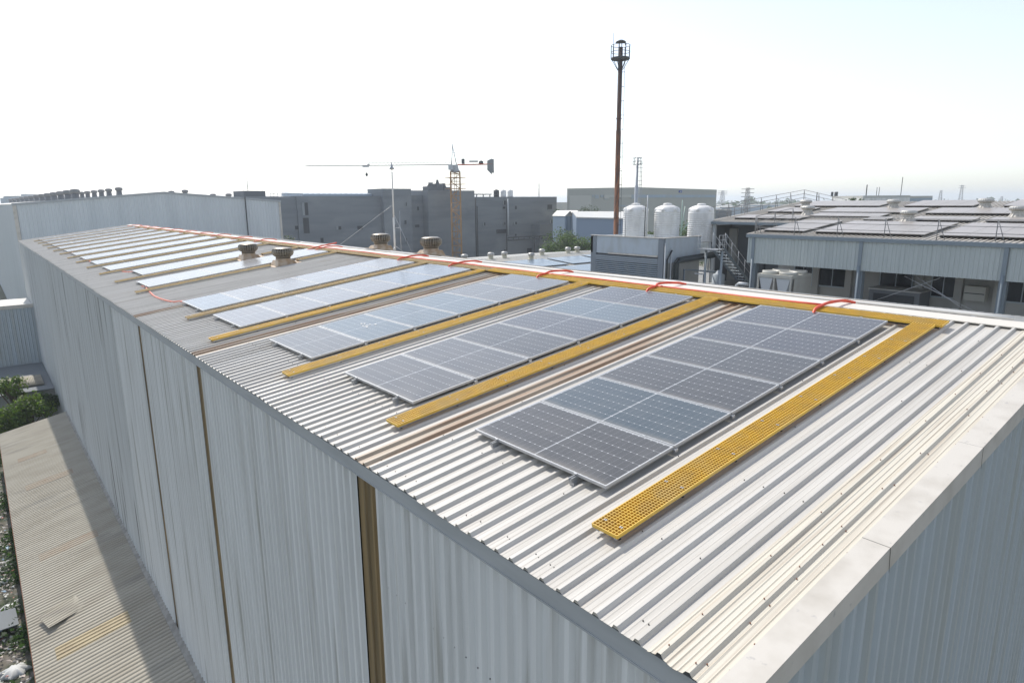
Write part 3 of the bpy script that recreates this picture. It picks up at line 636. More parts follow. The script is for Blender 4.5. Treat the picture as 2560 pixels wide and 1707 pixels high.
def cw(px0, px1, py0, py1, yf=0, name='window', mt='opening', d=.06):
    a = on(1, Y0+yf, px0, py0); c = on(1, Y0+yf, px1, py1); b = MB()
    b.box((a.x, Y0+yf-d, min(a.z,c.z)), (c.x, Y0+yf+.2, max(a.z,c.z))); f = b.build(name, M[mt], cb)
    if name == 'window':
        s = MB(); s.box((a.x-.12, Y0+yf-.16, min(a.z,c.z)-.14), (c.x+.12, Y0+yf+.1, min(a.z,c.z)-.02)); s.build('sill', M['cement'], f)
        if int(px0) % 2 == 0:
            s = MB(); s.box((a.x, Y0+yf-d-.04, min(a.z,c.z)), (a.x+(c.x-a.x)*.42, Y0+yf-d-.002, max(a.z,c.z))); s.build('shutter', M['shut'], f)
    return f
for q in [(754,771,507,538,0),(757,774,545,583,0),(737.5,745.5,565,574,.35),(840,853,566,574,0),(893,906.5,565,573,0),(801,809,595,606,0),(1012,1016.5,506,515,-1.2),(1011,1016,551,560,-1.2),(1012,1017,596,605,-1.2),(984,989,562,571,-1.2),(983.5,989,587,595,-1.2),(984,990,609,617,-1.2),(1043,1047,517,526,.5),(1037.5,1048,562,568,.5),(1206,1213,557,564,.3),(1256,1264,502,512,.3),(1257,1263,517,522,.3),(1241,1266,574,583,.3),(1258,1263,556,562,.3),(1287.5,1292,515,523,.3),(1287.5,1291,585,590,.3),(1254,1266,625,633,.3),(1388,1393,582,589,-3),(1374,1382,550,558,.3),(1284,1292,555,561,.3),(1369,1380,512,523,.3)]:
    cw(*q)
for (px, p0, p1) in ((1068.2,497,640),(1188.5,495,645),(1192.5,516,645),(1266,498,592)):
    a = on(1, Y0-.2, px, p0); c = on(1, Y0-.2, px, p1); b = MB(); b.tube([(a.x,Y0-.25,a.z),(a.x,Y0-.25,min(c.z,-12))], .13, 6); b.build('drain_pipe', M['ladder'], cb)
a = on(1, Y0-.5, 1268.5, 497); c = on(1, Y0-.5, 1268.5, 588); b = MB(); b.tube([(a.x,Y0-.7,a.z),(a.x,Y0-.7,c.z)], .22, 8); b.build('duct', M['pane'], cb)
a = on(1, Y0-3.5, 1270, 594); c = on(1, Y0-3.5, 1410, 596); b = MB()
b.tube([(a.x,Y0-3.5,a.z),(c.x,Y0-3.5,a.z)], .15, 6); b.tube([(a.x,Y0-3.5,a.z-.7),(c.x,Y0-3.5,a.z-.7)], .15, 6)
for k in range(12): x = a.x+(c.x-a.x)*k/11; b.tube([(x,Y0-3.5,a.z),(x,Y0-3.5,a.z-.7)], .08, 5)
for k in (5,11): x = a.x+(c.x-a.x)*k/11; b.tube([(x,Y0-3.5,GZ),(x,Y0-3.5,a.z-.7)], .2, 6)
b.build('pipe_rack', M['ladder'], cb)
# sawtooth translucent roof behind the parapet
a = on(1, Y0+4, 757, 480); c = on(1, Y0+4, 957, 480); b = MB(); n = 15
for k in range(n):
    x0, x1 = a.x+(c.x-a.x)*k/n, a.x+(c.x-a.x)*(k+1)/n
    b.hexa([(x0,Y0+4,3.6),(x1,Y0+4,3.6),(x1,Y0+16,3.6),(x0,Y0+16,3.6),(x0,Y0+4,a.z-.42),(x1,Y0+4,a.z-.34),(x1,Y0+16,a.z+.1),(x0,Y0+16,a.z+.02)])
b.build('sawtooth_roof', M['bluelt'], cb)
a = on(1, Y0+3, 675, 484); c = on(1, Y0+3, 757, 484); b = MB()
for z in (a.z, a.z-.6): b.tube([(a.x,Y0+3,z),(c.x,Y0+3,z)], .05, 5)
for k in range(10): x = a.x+(c.x-a.x)*k/9; b.tube([(x,Y0+3,3.5),(x,Y0+3,a.z)], .05, 5)
b.build('roof_railing', M['galv'], cb)
def rooftank(px, py0, py1, wpx, mt, label, Y=Y0+6):
    a = on(1, Y, px, py0); bb = on(1, Y, px, py1); r = wpx*(a-CAM).dot(FW)/FPX/2; h = a.z-bb.z
    t = thing('water_tank', bb, label, 'water tank', 'tanks on the grey building roof'); b = MB(); b.lathe(bb, [(r,-.3),(r,h*.3),(r*.97,h*.33),(r,h*.36),(r,h*.8),(r*.85,h*.92)], 18); b.build('tank_body', M[mt], t)
    b = MB(); b.lathe(bb+Vector((0,0,h*.9)), [(r*.4,0),(r*.4,h*.1)], 14); b.build('lid', M[mt], t)
rooftank(1241, 474, 491, 14, 'tankb', 'black water tank on the roof of the grey building')
rooftank(1258.5, 474.5, 491, 14, 'tank', 'white water tank next to the black one on the grey building')
rooftank(1275.5, 474.5, 491, 14, 'tank', 'right-hand white water tank on the grey building roof')
b = MB(); a = on(1, Y0+4, 1186, 485); c = on(1, Y0+4, 1224, 486); b.box((a.x,Y0+3,a.z-.2),(c.x,Y0+6,a.z))
for x in (a.x+.3, (a.x+c.x)/2, c.x-.3): b.box((x-.1,Y0+3.4,3.5),(x+.1,Y0+3.6,a.z-.2))
b.build('roof_canopy', M['cement2'], cb)
ct = thing('cooling_tower', dep(175, 1100, 474), 'cluster of grey cooling units on the grey building roof beside the crane mast', 'cooling tower')
b = MB()
for px0, px1, py in ((1073,1097,466),(1096,1108,459),(1110,1126,468)):
    a = on(1, Y0+5, px0, py); c = on(1, Y0+5, px1, py); b.box((a.x,Y0+5,4),(c.x,Y0+8,a.z)); b.lathe(((a.x+c.x)/2,Y0+6.5,a.z-.05), [((c.x-a.x)*.35,0),((c.x-a.x)*.2,.7),((c.x-a.x)*.22,1.0)], 12)
b.build('casing', M['cement2'], ct)
def pole(px, py0, py1, D, r, label, name='pole', mt='galv', cat='pole', n=6):
    a = dep(D, px, py0); c = dep(D, px, py1); b = MB(); b.tube([(a.x,a.y,c.z),(a.x,a.y,a.z)], r, n); o = b.build(name, M[mt]); return tag(o, label, cat)
pole(1347.5, 457, 493, 190, .12, 'thin pole above the right half of the grey building roof', 'antenna_pole')
pole(617, 445, 480, 150, .09, 'thin leaning-looking pole above the dark rooftop room on the left', 'antenna_pole')
# ---------------------------------------------------------------- tower crane
CD = 148.0
def cp(px, py, d=0): return dep(CD+d, px, py)
cr = thing('tower_crane', dep(CD, 1139, 640), 'yellow tower crane with pale jib and red counter-jib in front of the grey building', 'crane')
cc = cp(1139.5, 500); ctr = Vector((cc.x, cc.y)); mw = 1.05
ztop = cp(1139, 431).z
ex = Vector((RT.x, RT.y, 0)).normalized(); ey = Vector((-ex.y, ex.x, 0))
def q3(a, bq, z): return Vector((ctr.x, ctr.y, 0)) + ex*a + ey*bq + Vector((0,0,z))
b = MB()
for sx in (-1,1):
    for sy in (-1,1): b.tube([q3(sx*mw,sy*mw,GZ), q3(sx*mw,sy*mw,ztop)], .11, 5, smooth=False)
z = GZ; k = 0
while z < ztop-.1:
    z2 = min(z+1.6, ztop)
    for s in (-1,1):
        d = 1 if k % 2 else -1
        b.tube([q3(-mw*d,s*mw,z), q3(mw*d,s*mw,z2)], .055, 4); b.tube([q3(s*mw,-mw*d,z), q3(s*mw,mw*d,z2)], .055, 4)
        b.tube([q3(-mw,s*mw,z2), q3(mw,s*mw,z2)], .055, 4); b.tube([q3(s*mw,-mw,z2), q3(s*mw,mw,z2)], .055, 4)
    z = z2; k += 1
b.tube([q3(-.2,0,GZ), q3(-.2,0,ztop)], .07, 4); b.tube([q3(.2,0,GZ), q3(.2,0,ztop)], .07, 4)
b.build('mast', M['crane'], cr)
b = MB()
for py in (446, 462, 473): z = cp(1139,py).z; b.box((ctr.x-1.7, ctr.y-1.7, z), (ctr.x+1.7, ctr.y+1.7, z+.12))
b.build('climbing_platform', M['crane'], cr)
zj = cp(1139, 413.5).z; zc = cp(1139, 431).z
b = MB(); b.lathe(q3(0,0,zc-.1), [(1.2,0),(1.25,.35),(.8,.5)], 14); b.hexa([q3(-1,-.8,zc+.3),q3(.9,-.8,zc+.3),q3(.9,.8,zc+.3),q3(-1,.8,zc+.3),q3(-1.1,-.8,zj),q3(.6,-.8,zj),q3(.6,.8,zj),q3(-1.1,.8,zj)]); b.build('slewing_unit', M['galv'], cr)
b = MB(); b.hexa([q3(-1.35,-1.9,zc+.4),q3(-.3,-1.9,zc+.4),q3(-.3,-.85,zc+.4),q3(-1.35,-.85,zc+.4),q3(-1.35,-1.9,zj-.1),q3(-.3,-1.9,zj-.1),q3(-.3,-.85,zj-.1),q3(-1.35,-.85,zj-.1)]); b.build('cab', M['pane'], cr)
zap = cp(1134, 366).z
b = MB()
for sx in (-1,1):
    for sy in (-.6,.6): b.tube([q3(sx*.55-.2,sy,zj), q3(-.45,sy*.15,zap)], .07, 5)
b.tube([q3(-.45,0,zap-.6), q3(-.45,0,zap+.3)], .06, 5); b.tube([q3(-1.6,0,zap+.1), q3(-.3,0,zap+.25)], .05, 4); b.tube([q3(-.4,0,zap-1.6), q3(.5,0,zap-1.5)], .05, 4)
b.build('apex_frame', M['galv'], cr)
jl = -(1139-770)*CD/FPX; jh = .58
b = MB()
for s in (-.6,.6): b.tube([q3(-.8,s,zj), q3(jl,s,zj)], .085, 4)
b.tube([q3(-.8,0,zj+jh), q3(jl+1,0,zj+jh)], .06, 4)
n = 40
for k in range(n):
    x0 = -.8+(jl+.8)*k/n; x1 = -.8+(jl+.8)*(k+1)/n
    for s in (-.6,.6): b.tube([q3(x0,s,zj), q3((x0+x1)/2,0,zj+jh)], .02, 3); b.tube([q3((x0+x1)/2,0,zj+jh), q3(x1,s,zj)], .02, 3)
b.build('jib', M['cranelt'], cr)
b = MB()
for x in (jl*.35, jl*.78): b.tube([q3(-.45,0,zap), q3(x,0,zj+jh)], .012, 3)
b.tube([q3(-.45,0,zap), q3(8.4,0,zj+.7)], .02, 3); b.build('tie_rod', M['cranelt'], cr)
cl = (1232-1139)*CD/FPX
b = MB()
for s in (-.5,.5): b.box((0,0,0),(0,0,0)) if 0 else b.tube([q3(.6,s,zj), q3(cl,s,zj+.1)], .13, 4, smooth=False)
b.build('counter_jib', M['cranered'], cr)
b = MB(); b.hexa([q3(cl-1.2,-.6,zj-1.2),q3(cl-.2,-.6,zj-2.2),q3(cl-.2,.6,zj-2.2),q3(cl-1.2,.6,zj-1.2),q3(cl-1.2,-.6,zj+.8),q3(cl-.2,-.6,zj+1.3),q3(cl-.2,.6,zj+1.3),q3(cl-1.2,.6,zj+.8)]); b.hexa([q3(cl-.18,-.6,zj-1.8),q3(cl+.3,-.6,zj-1.8),q3(cl+.3,.6,zj-1.8),q3(cl-.18,.6,zj-1.8),q3(cl-.18,-.6,zj+1.2),q3(cl+.3,-.6,zj+1.2),q3(cl+.3,.6,zj+1.2),q3(cl-.18,.6,zj+1.2)]); b.build('counterweight', M['concrete'], cr)
b = MB(); b.lathe(q3(5.9,0,zj+.15), [(.5,0),(.55,.5),(.2,.75)], 10); b.hexa([q3(1.5,-.3,zj+.2),q3(2.2,-.3,zj+.2),q3(2.2,.3,zj+.2),q3(1.5,.3,zj+.2),q3(1.5,-.3,zj+1.3),q3(2.2,-.3,zj+1.3),q3(2.2,.3,zj+1.3),q3(1.5,.3,zj+1.3)]); b.build('winch', M['ladder'], cr)
b = MB(); b.hexa([q3(3.2,-.1,zj+.55),q3(5.2,-.1,zj+.55),q3(5.2,.0,zj+.55),q3(3.2,.0,zj+.55),q3(3.2,-.1,zj+.9),q3(5.2,-.1,zj+.9),q3(5.2,.0,zj+.9),q3(3.2,.0,zj+.9)]); b.build('sign_board', M['concrete'], cr)
tx = (919.5-1139)*CD/FPX
b = MB(); b.hexa([q3(tx-.8,-.6,zj-.35),q3(tx+.6,-.6,zj-.35),q3(tx+.6,.6,zj-.35),q3(tx-.8,.6,zj-.35),q3(tx-.8,-.6,zj-.1),q3(tx+.6,-.6,zj-.1),q3(tx+.6,.6,zj-.1),q3(tx-.8,.6,zj-.1)]); b.lathe(q3(tx+.5,0,zj), [(.3,0),(.3,.35)], 8); b.build('trolley', M['galv'], cr)
b = MB(); b.tube([q3(tx,0,zj-.3), q3(tx,0,zj-1.6)], .015, 3); b.lathe(q3(tx,0,zj-2.1), [(.08,-.3),(.3,0),(.28,.25),(.06,.6)], 10); b.build('hook_block', M['ladder'], cr)
# ---------------------------------------------------------------- rusty chimney
CH = 75.0
c0 = dep(CH, 1546, 340); cx_, cy_ = c0.x, c0.y
ch = thing('chimney_stack', (cx_,cy_,GZ), 'tall slim rust-brown steel chimney with railed platform near its top', 'chimney')
zt = dep(CH,1551,129).z; zp = dep(CH,1551,157).z
b = MB(); b.lathe((cx_,cy_,GZ), [(.34,0),(.34,8),(.30,8.01),(.29,zt-GZ-9),(.26,zt-GZ-8.9),(.25,zt-GZ)], 20)
zz = GZ+3
while zz < zt-3: b.lathe((cx_,cy_,zz), [(.36,0),(.36,.06)], 16); zz += 5.6
b.build('flue', M['stack'], ch)
b = MB(); b.lathe((cx_,cy_,zp-.05), [(1.02,0),(1.06,.06),(1.06,.2),(1.0,.2)], 24); b.build('platform', M['ladder'], ch)
b = MB()
for zr in (zp+.75, zp+1.45): b.tube([(cx_+1.05*math.cos(a),cy_+1.05*math.sin(a),zr) for a in [2*math.pi*k/24 for k in range(25)]], .03, 5, cap=False)
for k in range(9): a = 2*math.pi*(k+.35)/9; b.tube([(cx_+1.05*math.cos(a),cy_+1.05*math.sin(a),zp),(cx_+1.05*math.cos(a),cy_+1.05*math.sin(a),zp+1.45)], .045, 5)
b.build('railing', M['ladder'], ch)
b = MB()
for k in range(7): a = 2*math.pi*(k+.2)/7; b.tube([(cx_+.98*math.cos(a),cy_+.98*math.sin(a),zp),(cx_+.28*math.cos(a),cy_+.28*math.sin(a),zp-1.15)], .035, 5)
b.build('bracket', M['ladder'], ch)
b = MB(); b.lathe((cx_,cy_,zt+.5), [(.60,0),(.50,.12),(.25,.24),(.05,.27)], 24)
for k in range(3): a = 2*math.pi*k/3+.4; b.tube([(cx_+.22*math.cos(a),cy_+.22*math.sin(a),zt-.1),(cx_+.22*math.cos(a),cy_+.22*math.sin(a),zt+.55)], .025, 5)
b.build('rain_cap', M['ladder'], ch)
b = MB(); dv = ex*.52
zz = GZ+1
p0 = Vector((cx_,cy_,0)) + dv
for s in (-.13,.13): b.tube([p0+ey*s+Vector((0,0,GZ)), p0+ey*s+Vector((0,0,zp-.1))], .012, 4)
while zz < zp:
    b.tube([Vector((cx_,cy_,zz))+ex*.25, p0+Vector((0,0,zz))], .03, 4); zz += 1.55
b.build('ladder', M['ladder'], ch)
b = MB(); b.tube([(cx_+.25-ex.x,cy_-ex.y,zp+1.2),(cx_+.25-ex.x,cy_-ex.y,zp+2.8)], .02, 4); b.build('lightning_rod', M['ladder'], ch)
b = MB(); b.box((cx_+ex.x*.55-.06,cy_+ex.y*.55-.06,zp+1.45),(cx_+ex.x*.55+.06,cy_+ex.y*.55+.06,zp+1.7)); b.build('warning_lamp', M['ladder'], ch)
# slender grey lattice flue further off
D2 = 125.; c0 = dep(D2, 1592, 450); zt2 = dep(D2,1593,396).z
ch2 = thing('slim_flue', (c0.x,c0.y,GZ), 'slim pale grey flue with a small cage on top, right of the rusty chimney', 'chimney')
b = MB(); b.lathe((c0.x,c0.y,GZ), [(.42,0),(.36,19),(.26,19.1),(.24,zt2-GZ)], 14); b.build('flue', M['galv'], ch2)
b = MB()
for s in (-.18,.18): b.tube([(c0.x+.75*ex.x,c0.y+.75*ex.y+s,-5),(c0.x+.75*ex.x,c0.y+.75*ex.y+s,zt2-.3)], .05, 4)
zz = -5
while zz < zt2-.5: b.tube([(c0.x+.3*ex.x,c0.y+.3*ex.y,zz),(c0.x+1.1*ex.x,c0.y+1.1*ex.y,zz)], .045, 4); zz += .8
b.build('ladder', M['galv'], ch2)
b = MB()
for zr in (zt2-1.2, zt2-.6, zt2): b.tube([(c0.x+.85*math.cos(a),c0.y+.85*math.sin(a),zr) for a in [2*math.pi*k/12 for k in range(13)]], .06, 4, cap=False)
for k in range(8): a = 2*math.pi*k/8; b.tube([(c0.x+.85*math.cos(a),c0.y+.85*math.sin(a),zt2-1.2),(c0.x+.85*math.cos(a),c0.y+.85*math.sin(a),zt2)], .04, 4)
b.build('cage', M['galv'], ch2)
# ---------------------------------------------------------------- beige industrial hall
YB = 118.
bh = thing('industrial_hall', (150, YB, GZ), 'large beige-grey industrial hall with low gable and small blue sign', 'building')
def by(px, py, o=0): return on(1, YB+o, px, py)
a, ap, c = by(1418,471.5), by(1600,468.5), by(1792,474.5)
b = MB(); n = len(b.v)
b.v += [Vector((a.x,YB,GZ)),Vector((c.x,YB,GZ)),Vector((c.x,YB,c.z)),Vector((ap.x,YB,ap.z)),Vector((a.x,YB,a.z))]; b.v += [v+Vector((26,24,0)) for v in b.v[:5]]
b.face((0,1,2,3,4)); b.face((9,8,7,6,5)); b.face((0,5,6,1)); b.face((1,6,7,2)); b.face((2,7,8,3)); b.face((3,8,9,4)); b.face((4,9,5,0)); b.build('wall', M['beige'], bh)
def bb(px0,px1,py0,py1,name,mt,d=.12):
    p, q = by(px0,py0), by(px1,py1); b = MB(); b.box((p.x,YB-d,min(p.z,q.z)),(q.x,YB+.2,max(p.z,q.z))); return b.build(name, M[mt], bh)
bb(1423,1477,489,534,'sliding_door','beige2',.10)
bb(1521,1580,487.5,493.5,'cladding_band','beige2'); bb(1583,1788,487,494,'cladding_band','bluelt',.1)
for q in ((1480,1484,487.5,493),(1487,1496,487.5,496.5),(1501,1508,487.5,493.5),(1578,1586,487,497),(1664,1675,487.5,494),(1679,1689,487.5,494),(1735,1745,488.5,494.5),(1750,1761,488.5,494.5),(1548,1562,513,517),(1510,1519,496,499)): bb(*q,'window','louvre',.14)
bb(1509,1521,487.5,497,'cabinet','beige2',.3); bb(1697,1704,476.5,482,'blue_sign','sign',.15)
bb(1699,1702,478.6,480.2,'sign_mark','pane',.18)
# ---------------------------------------------------------------- blue sheds
def shed(px0, px1, pye, D, ln, label, ridge=1.2, n=1, wall='bluelt'):
    p, q = dep(D, px0, pye), dep(D, px1, pye); y = p.y; q = on(1, y, px1, pye)
    t = thing('blue_shed', ((p.x+q.x)/2, y, GZ), label, 'shed', 'low blue sheds')
    b = MB(); b.box((p.x,y,GZ),(q.x,y+ln,p.z)); b.build('wall', M[wall], t); w_ = (q.x-p.x)/n
    b = MB()
    for k in range(n):
        x0 = p.x+k*w_; x1 = x0+w_; xm = (x0+x1)/2
        for xa_, xb_, za_, zb_ in ((x0-.2,xm,p.z,p.z+ridge),(xm,x1+.2,p.z+ridge,p.z)):
            b.hexa([(xa_,y-.3,za_-.02),(xb_,y-.3,zb_-.02),(xb_,y+ln,zb_-.02),(xa_,y+ln,za_-.02),(xa_,y-.3,za_+.1),(xb_,y-.3,zb_+.1),(xb_,y+ln,zb_+.1),(xa_,y+ln,za_+.1)])
        b.v += [Vector((x0,y-.02,p.z)),Vector((x1,y-.02,p.z)),Vector((xm,y-.02,p.z+ridge))]; m_ = len(b.v); b.face((m_-3,m_-2,m_-1))
    b.build('roof', M['rooflt'], t)
    b = MB()
    for k in range(2*n): x = p.x+(k+.5)*w_/2; b.box((x-.15,y-.06,GZ),(x+.15,y+.1,p.z-.05))
    b.build('door_strip', M['blue'], t)
    return t
shed(1412, 1452, 541, 130, 3.5, 'pale blue twin-gabled shed beside the grey building', 1.0, 2)
# long dark blue shed seen on its side
p = dep(100, 1441, 542); q = on(1, p.y, 1600, 553)
t = thing('blue_shed', (p.x, p.y+3, GZ), 'dark slate-blue long shed with white roof behind the rusty chimney', 'shed')
P_ = [dep(118,1441,541), dep(104,1604,551)]; bk = Vector((.66, .75, 0))*22; bk0 = bk*.6
def hx(za0, za1, zb0, zb1, e=0):
    a, c = Vector((P_[0].x,P_[0].y,0)), Vector((P_[1].x,P_[1].y,0)); f_ = (bk.normalized())*e; return [a-f_+Vector((0,0,za0)), c-f_+Vector((0,0,za0)), c+bk+Vector((0,0,zb0)), a+bk0+Vector((0,0,zb0)), a-f_+Vector((0,0,za1)), c-f_+Vector((0,0,za1)), c+bk+Vector((0,0,zb1)), a+bk0+Vector((0,0,zb1))]
zt9 = P_[0].z
b = MB(); b.hexa(hx(GZ, zt9-.3, GZ, zt9+.5)); b.build('wall', M['blue'], t)
b = MB(); b.hexa(hx(zt9-.29, zt9-.1, zt9+.51, zt9+.7, .4)); b.build('roof', M['rooflt'], t)
# ---------------------------------------------------------------- middle low roof with panels
ml = thing('low_workshop', (50, 40, GZ), 'low workshop whose cream roof shows small vents and pale blue solar panels', 'building')
ye, ze = 54.0, -2.75
def mr(x, y, h=0): return Vector((x, y, ze - (ye-y)*.075 + h))
b = MB(); b.hexa([mr(37,30,-.1),mr(57,30,-.1),mr(57,ye,-.1),mr(37,ye,-.1),mr(37,30),mr(57,30),mr(57,ye),mr(37,ye)]); 
k = 0
while 37.2+k*.4 < 57: x = 37.2+k*.4; b.hexa([mr(x,30,.0),mr(x+.07,30,.0),mr(x+.07,ye,.0),mr(x,ye,.0),mr(x,30,.05),mr(x+.07,30,.05),mr(x+.07,ye,.05),mr(x,ye,.05)]); k += 1
b.build('roof', M['rooflt'], ml)
b = MB(); b.box((37.2,30.2,GZ),(56.8,ye+14,ze-1.9)); b.hexa([(37,ye,ze-.1),(57,ye,ze-.1),(57,ye+14,ze-1.3),(37,ye+14,ze-1.3),(37,ye,ze),(57,ye,ze),(57,ye+14,ze-1.2),(37,ye+14,ze-1.2)]); b.build('wall', M['plaster'], ml)
def pblock(x0, x1, y0, y1, label):
    t = thing('solar_panel_block', mr(x0,y0), label, 'solar panels', 'solar blocks on the low workshop roof'); b = MB(); nx = max(1, round((x1-x0)/1.15)); ny = max(1, round((y1-y0)/2.3))
    for i in range(nx):
        for j in range(ny):
            xa_ = x0+(x1-x0)*i/nx+.015; xb_ = x0+(x1-x0)*(i+1)/nx-.015; ya = y0+(y1-y0)*j/ny+.015; yb = y0+(y1-y0)*(j+1)/ny-.015
            b.hexa([mr(xa_,ya,.12),mr(xb_,ya,.12),mr(xb_,yb,.12),mr(xa_,yb,.12),mr(xa_,ya,.16),mr(xb_,ya,.16),mr(xb_,yb,.16),mr(xa_,yb,.16)])
    b.build('panel_grid', M['solarblue'], t)
M['solarblue'] = mat('pale_blue_solar_glass', (.10,.15,.20), .22, 0, (.16,.19,.22), (1,1,1), 1)
def pxm(px, py): 
    d = ray(px, py); t_ = (ze - ye*.075 - CAM.z + .075*CAM.y)/(d.z - .075*d.y); return CAM + d*t_
for (x0, y0, x1, y1, lb) in ((1270,668,1345,652,'left pale blue solar block on the low workshop roof'), (1350,668,1478,650,'middle pale blue solar block on the low workshop roof')):
    pass
for (xa_, xb_, ya, yb, lb) in ((38.6,44.2,46.5,50.6,'left pale blue solar block on the low workshop roof'),(44.8,49.8,46.5,50.6,'middle pale blue solar block on the low workshop roof'),(50.4,56.4,46.8,50.8,'right pale blue solar block, nearest the tank building'),(39.5,56.2,40.0,45.6,'lower wide solar block on the low workshop roof')): pblock(xa_, xb_, ya, yb, lb)
names = ['leftmost','second','third','fourth','fifth','sixth','rightmost']
mv = None
for k, (px, py) in enumerate(((1161,640),(1227,634),(1261,630),(1328,630),(1355,622),(1420,625),(1443,620))):
    p = on(1, ye-(0.6 if k not in (3,) else 2.5), px, py); lb = ('%s small cream vent along the low workshop roof edge' % names[k]) if k in (0,6) else ('%s from left of the small cream vents on the low workshop roof' % names[k])
    if mv is None: mv = smallvent(p.x, ye-.6, ze-.1, .85, lb, 'small vents on the low workshop roof', M['ventsmall'], M['cream'], 1.2)
    else:
        c_ = copy_tree(mv); c_.location = (p.x, p.y, ze-.1-(.0 if k != 3 else .15)); c_['label'] = lb
# ---------------------------------------------------------------- tank building
TD = 42.0
tc0 = dep(TD, 1660, 597); TX, TY, TZ = tc0.x, tc0.y, tc0.z
yl = on(0, TX, 1478, 585).y; xr2 = on(1, TY, 1753, 592).x
tb = thing('tank_building', (TX, TY, GZ), 'square grey-blue services building with louvres that carries the white tanks', 'building')
def tx(px, py): return on(0, TX, px, py)
def ty(px, py): return on(1, TY, px, py)
b = MB(); b.box((TX+.195, TY+.175, GZ), (xr2-.185, yl-.185, TZ-.55)); b.build('roof_slab', M['plaster'], tb)
b = MB(); b.box((TX, yl-.5, GZ), (TX+.18, yl, TZ)); b.box((TX-.02, TY, GZ), (TX+.18, TY+.42, TZ-.0)); b.box((TX-.03, TY+.42, tx(1500,646).z-.1), (TX+.02, yl-.5, tx(1560,641).z+.02)); b.build('frame', M['tankwall2'], tb)
zb1 = tx(1650, 643).z
b = MB(); b.box((TX+.04, TY+.42, zb1), (TX+.19, yl-.5, TZ-.03)); b.box((TX, yl, zb1),(xr2, yl-.18, TZ-.04)); b.box((xr2-.18, TY+.18, zb1),(xr2, yl-.2, TZ-.04)); b.build('parapet', M['tankwall'], tb)
b = MB(); b.box((TX+.19, TY, ty(1700,655).z), (xr2, TY+.17, TZ)); b.build('parapet', M['tankwall'], tb)
b = MB(); b.box((TX+.19, TY+.05, GZ), (xr2, TY+.172, ty(1700,655).z-.002)); b.build('lower_wall', M['plaster'], tb)
b = MB(); b.box((TX-.05, TY-.05, TZ), (TX+.2, yl+.02, TZ+.05)); b.box((TX+.2, TY-.05, TZ+.001), (xr2, TY+.18, TZ+.05)); b.build('coping', M['flash'], tb)
b = MB(); b.box((TX-.09, TY+.42, zb1-.02), (TX+.02, tx(1522,636).y, zb1+.09)); b.build('ledge', M['flash'], tb)
b = MB(); zz = zb1-.15
while zz > -5:
    b.hexa([(TX-.04,TY+.45,zz-.075),(TX+.04,TY+.45,zz-.03),(TX+.04,yl-.52,zz-.03),(TX-.04,yl-.52,zz-.075),(TX-.04,TY+.45,zz-.055),(TX+.04,TY+.45,zz+.0),(TX+.04,yl-.52,zz+.0),(TX-.04,yl-.52,zz-.055)]); zz -= .135
b.build('louvres', M['louvre'], tb)
b = MB(); b.box((TX+.07, TY+.43, -6), (TX+.1, yl-.51, zb1-.05)); b.build('louvre_backing', M['opening'], tb)
b = MB(); rng = random.Random(4)
b.box((xr2, TY+.02, GZ), (xr2+9, TY+.3, -2.6)) ; b.build('back_wall', M['plaster'], tb)
# pipes on the right face
def pipe(pts, r, mt, label, n=8, name='pipe'):
    b = MB(); b.tube(pts, r, n); return tag(b.build(name, M[mt]), label, 'pipe')
p1, p2, p3 = on(1,TY-.35,1690,700), on(1,TY-.35,1692,652), on(1,TY-.35,1790,638)
pipe([(p1.x,TY-.35,-8),(p1.x,TY-.35,p2.z-.2),(p1.x+.25,TY-.35,p2.z),(p3.x,TY-.35,p3.z)], .16, 'darkpipe', 'thick dark duct crossing the tank building face towards the stairs')
pipe([(p1.x-.22,TY-.3,-8),(p1.x-.22,TY-.3,p2.z-.1),(p1.x+.1,TY-.3,p2.z+.16),(p3.x,TY-.3,p3.z+.22)], .05, 'darkpipe', 'thin dark pipe above the thick duct on the tank building')
a = on(1,TY-.12,1664,608); pipe([(a.x,TY-.12,-8),(a.x,TY-.12,a.z)], .045, 'pane', 'pale vertical pipe at the corner of the tank building', name='drain_pipe')
a = on(1,TY-.12,1679,620); pipe([(a.x,TY-.12,-8),(a.x,TY-.12,a.z)], .04, 'pane', 'second pale vertical pipe right of the tank building corner', name='drain_pipe')
a = on(1,TY-.12,1667,650); c = on(1,TY-.12,1679,626); pipe([(a.x,TY-.15,-8),(a.x,TY-.15,a.z),(c.x,TY-.15,c.z)], .06, 'darkpipe', 'bent dark pipe between the two pale pipes on the tank building', name='drain_pipe')
a, c, d = on(1,TY-.5,1709,700), on(1,TY-.5,1709,674), on(1,TY-.5,1797,680)
pipe([(a.x,TY-.5,-8),(a.x,TY-.5,c.z),(d.x,TY-.5,d.z),(d.x,TY-.5,d.z-.6)], .07, 'bluesteel', 'blue-green pipe bridging low behind the ridge')
a, c, d = on(1,TY-1,1738,684), on(1,TY-1,1760,686), on(1,TY-1,1760,710)
pipe([(a.x,TY-1,a.z),(c.x,TY-1,c.z),(d.x,TY-1,-8)], .06, 'pane', 'short white elbow pipe below the blue-green pipe')
a = on(1,TY-1,1796,692); b = MB(); b.lathe((a.x,TY-1,-6), [(.42,0),(.42,a.z+6+.15),(.2,a.z+6+.25),(.08,a.z+6+.45)], 18); tag(b.build('pressure_vessel', M['tankwall']), 'small upright grey vessel at the foot of the stairs', 'vessel')
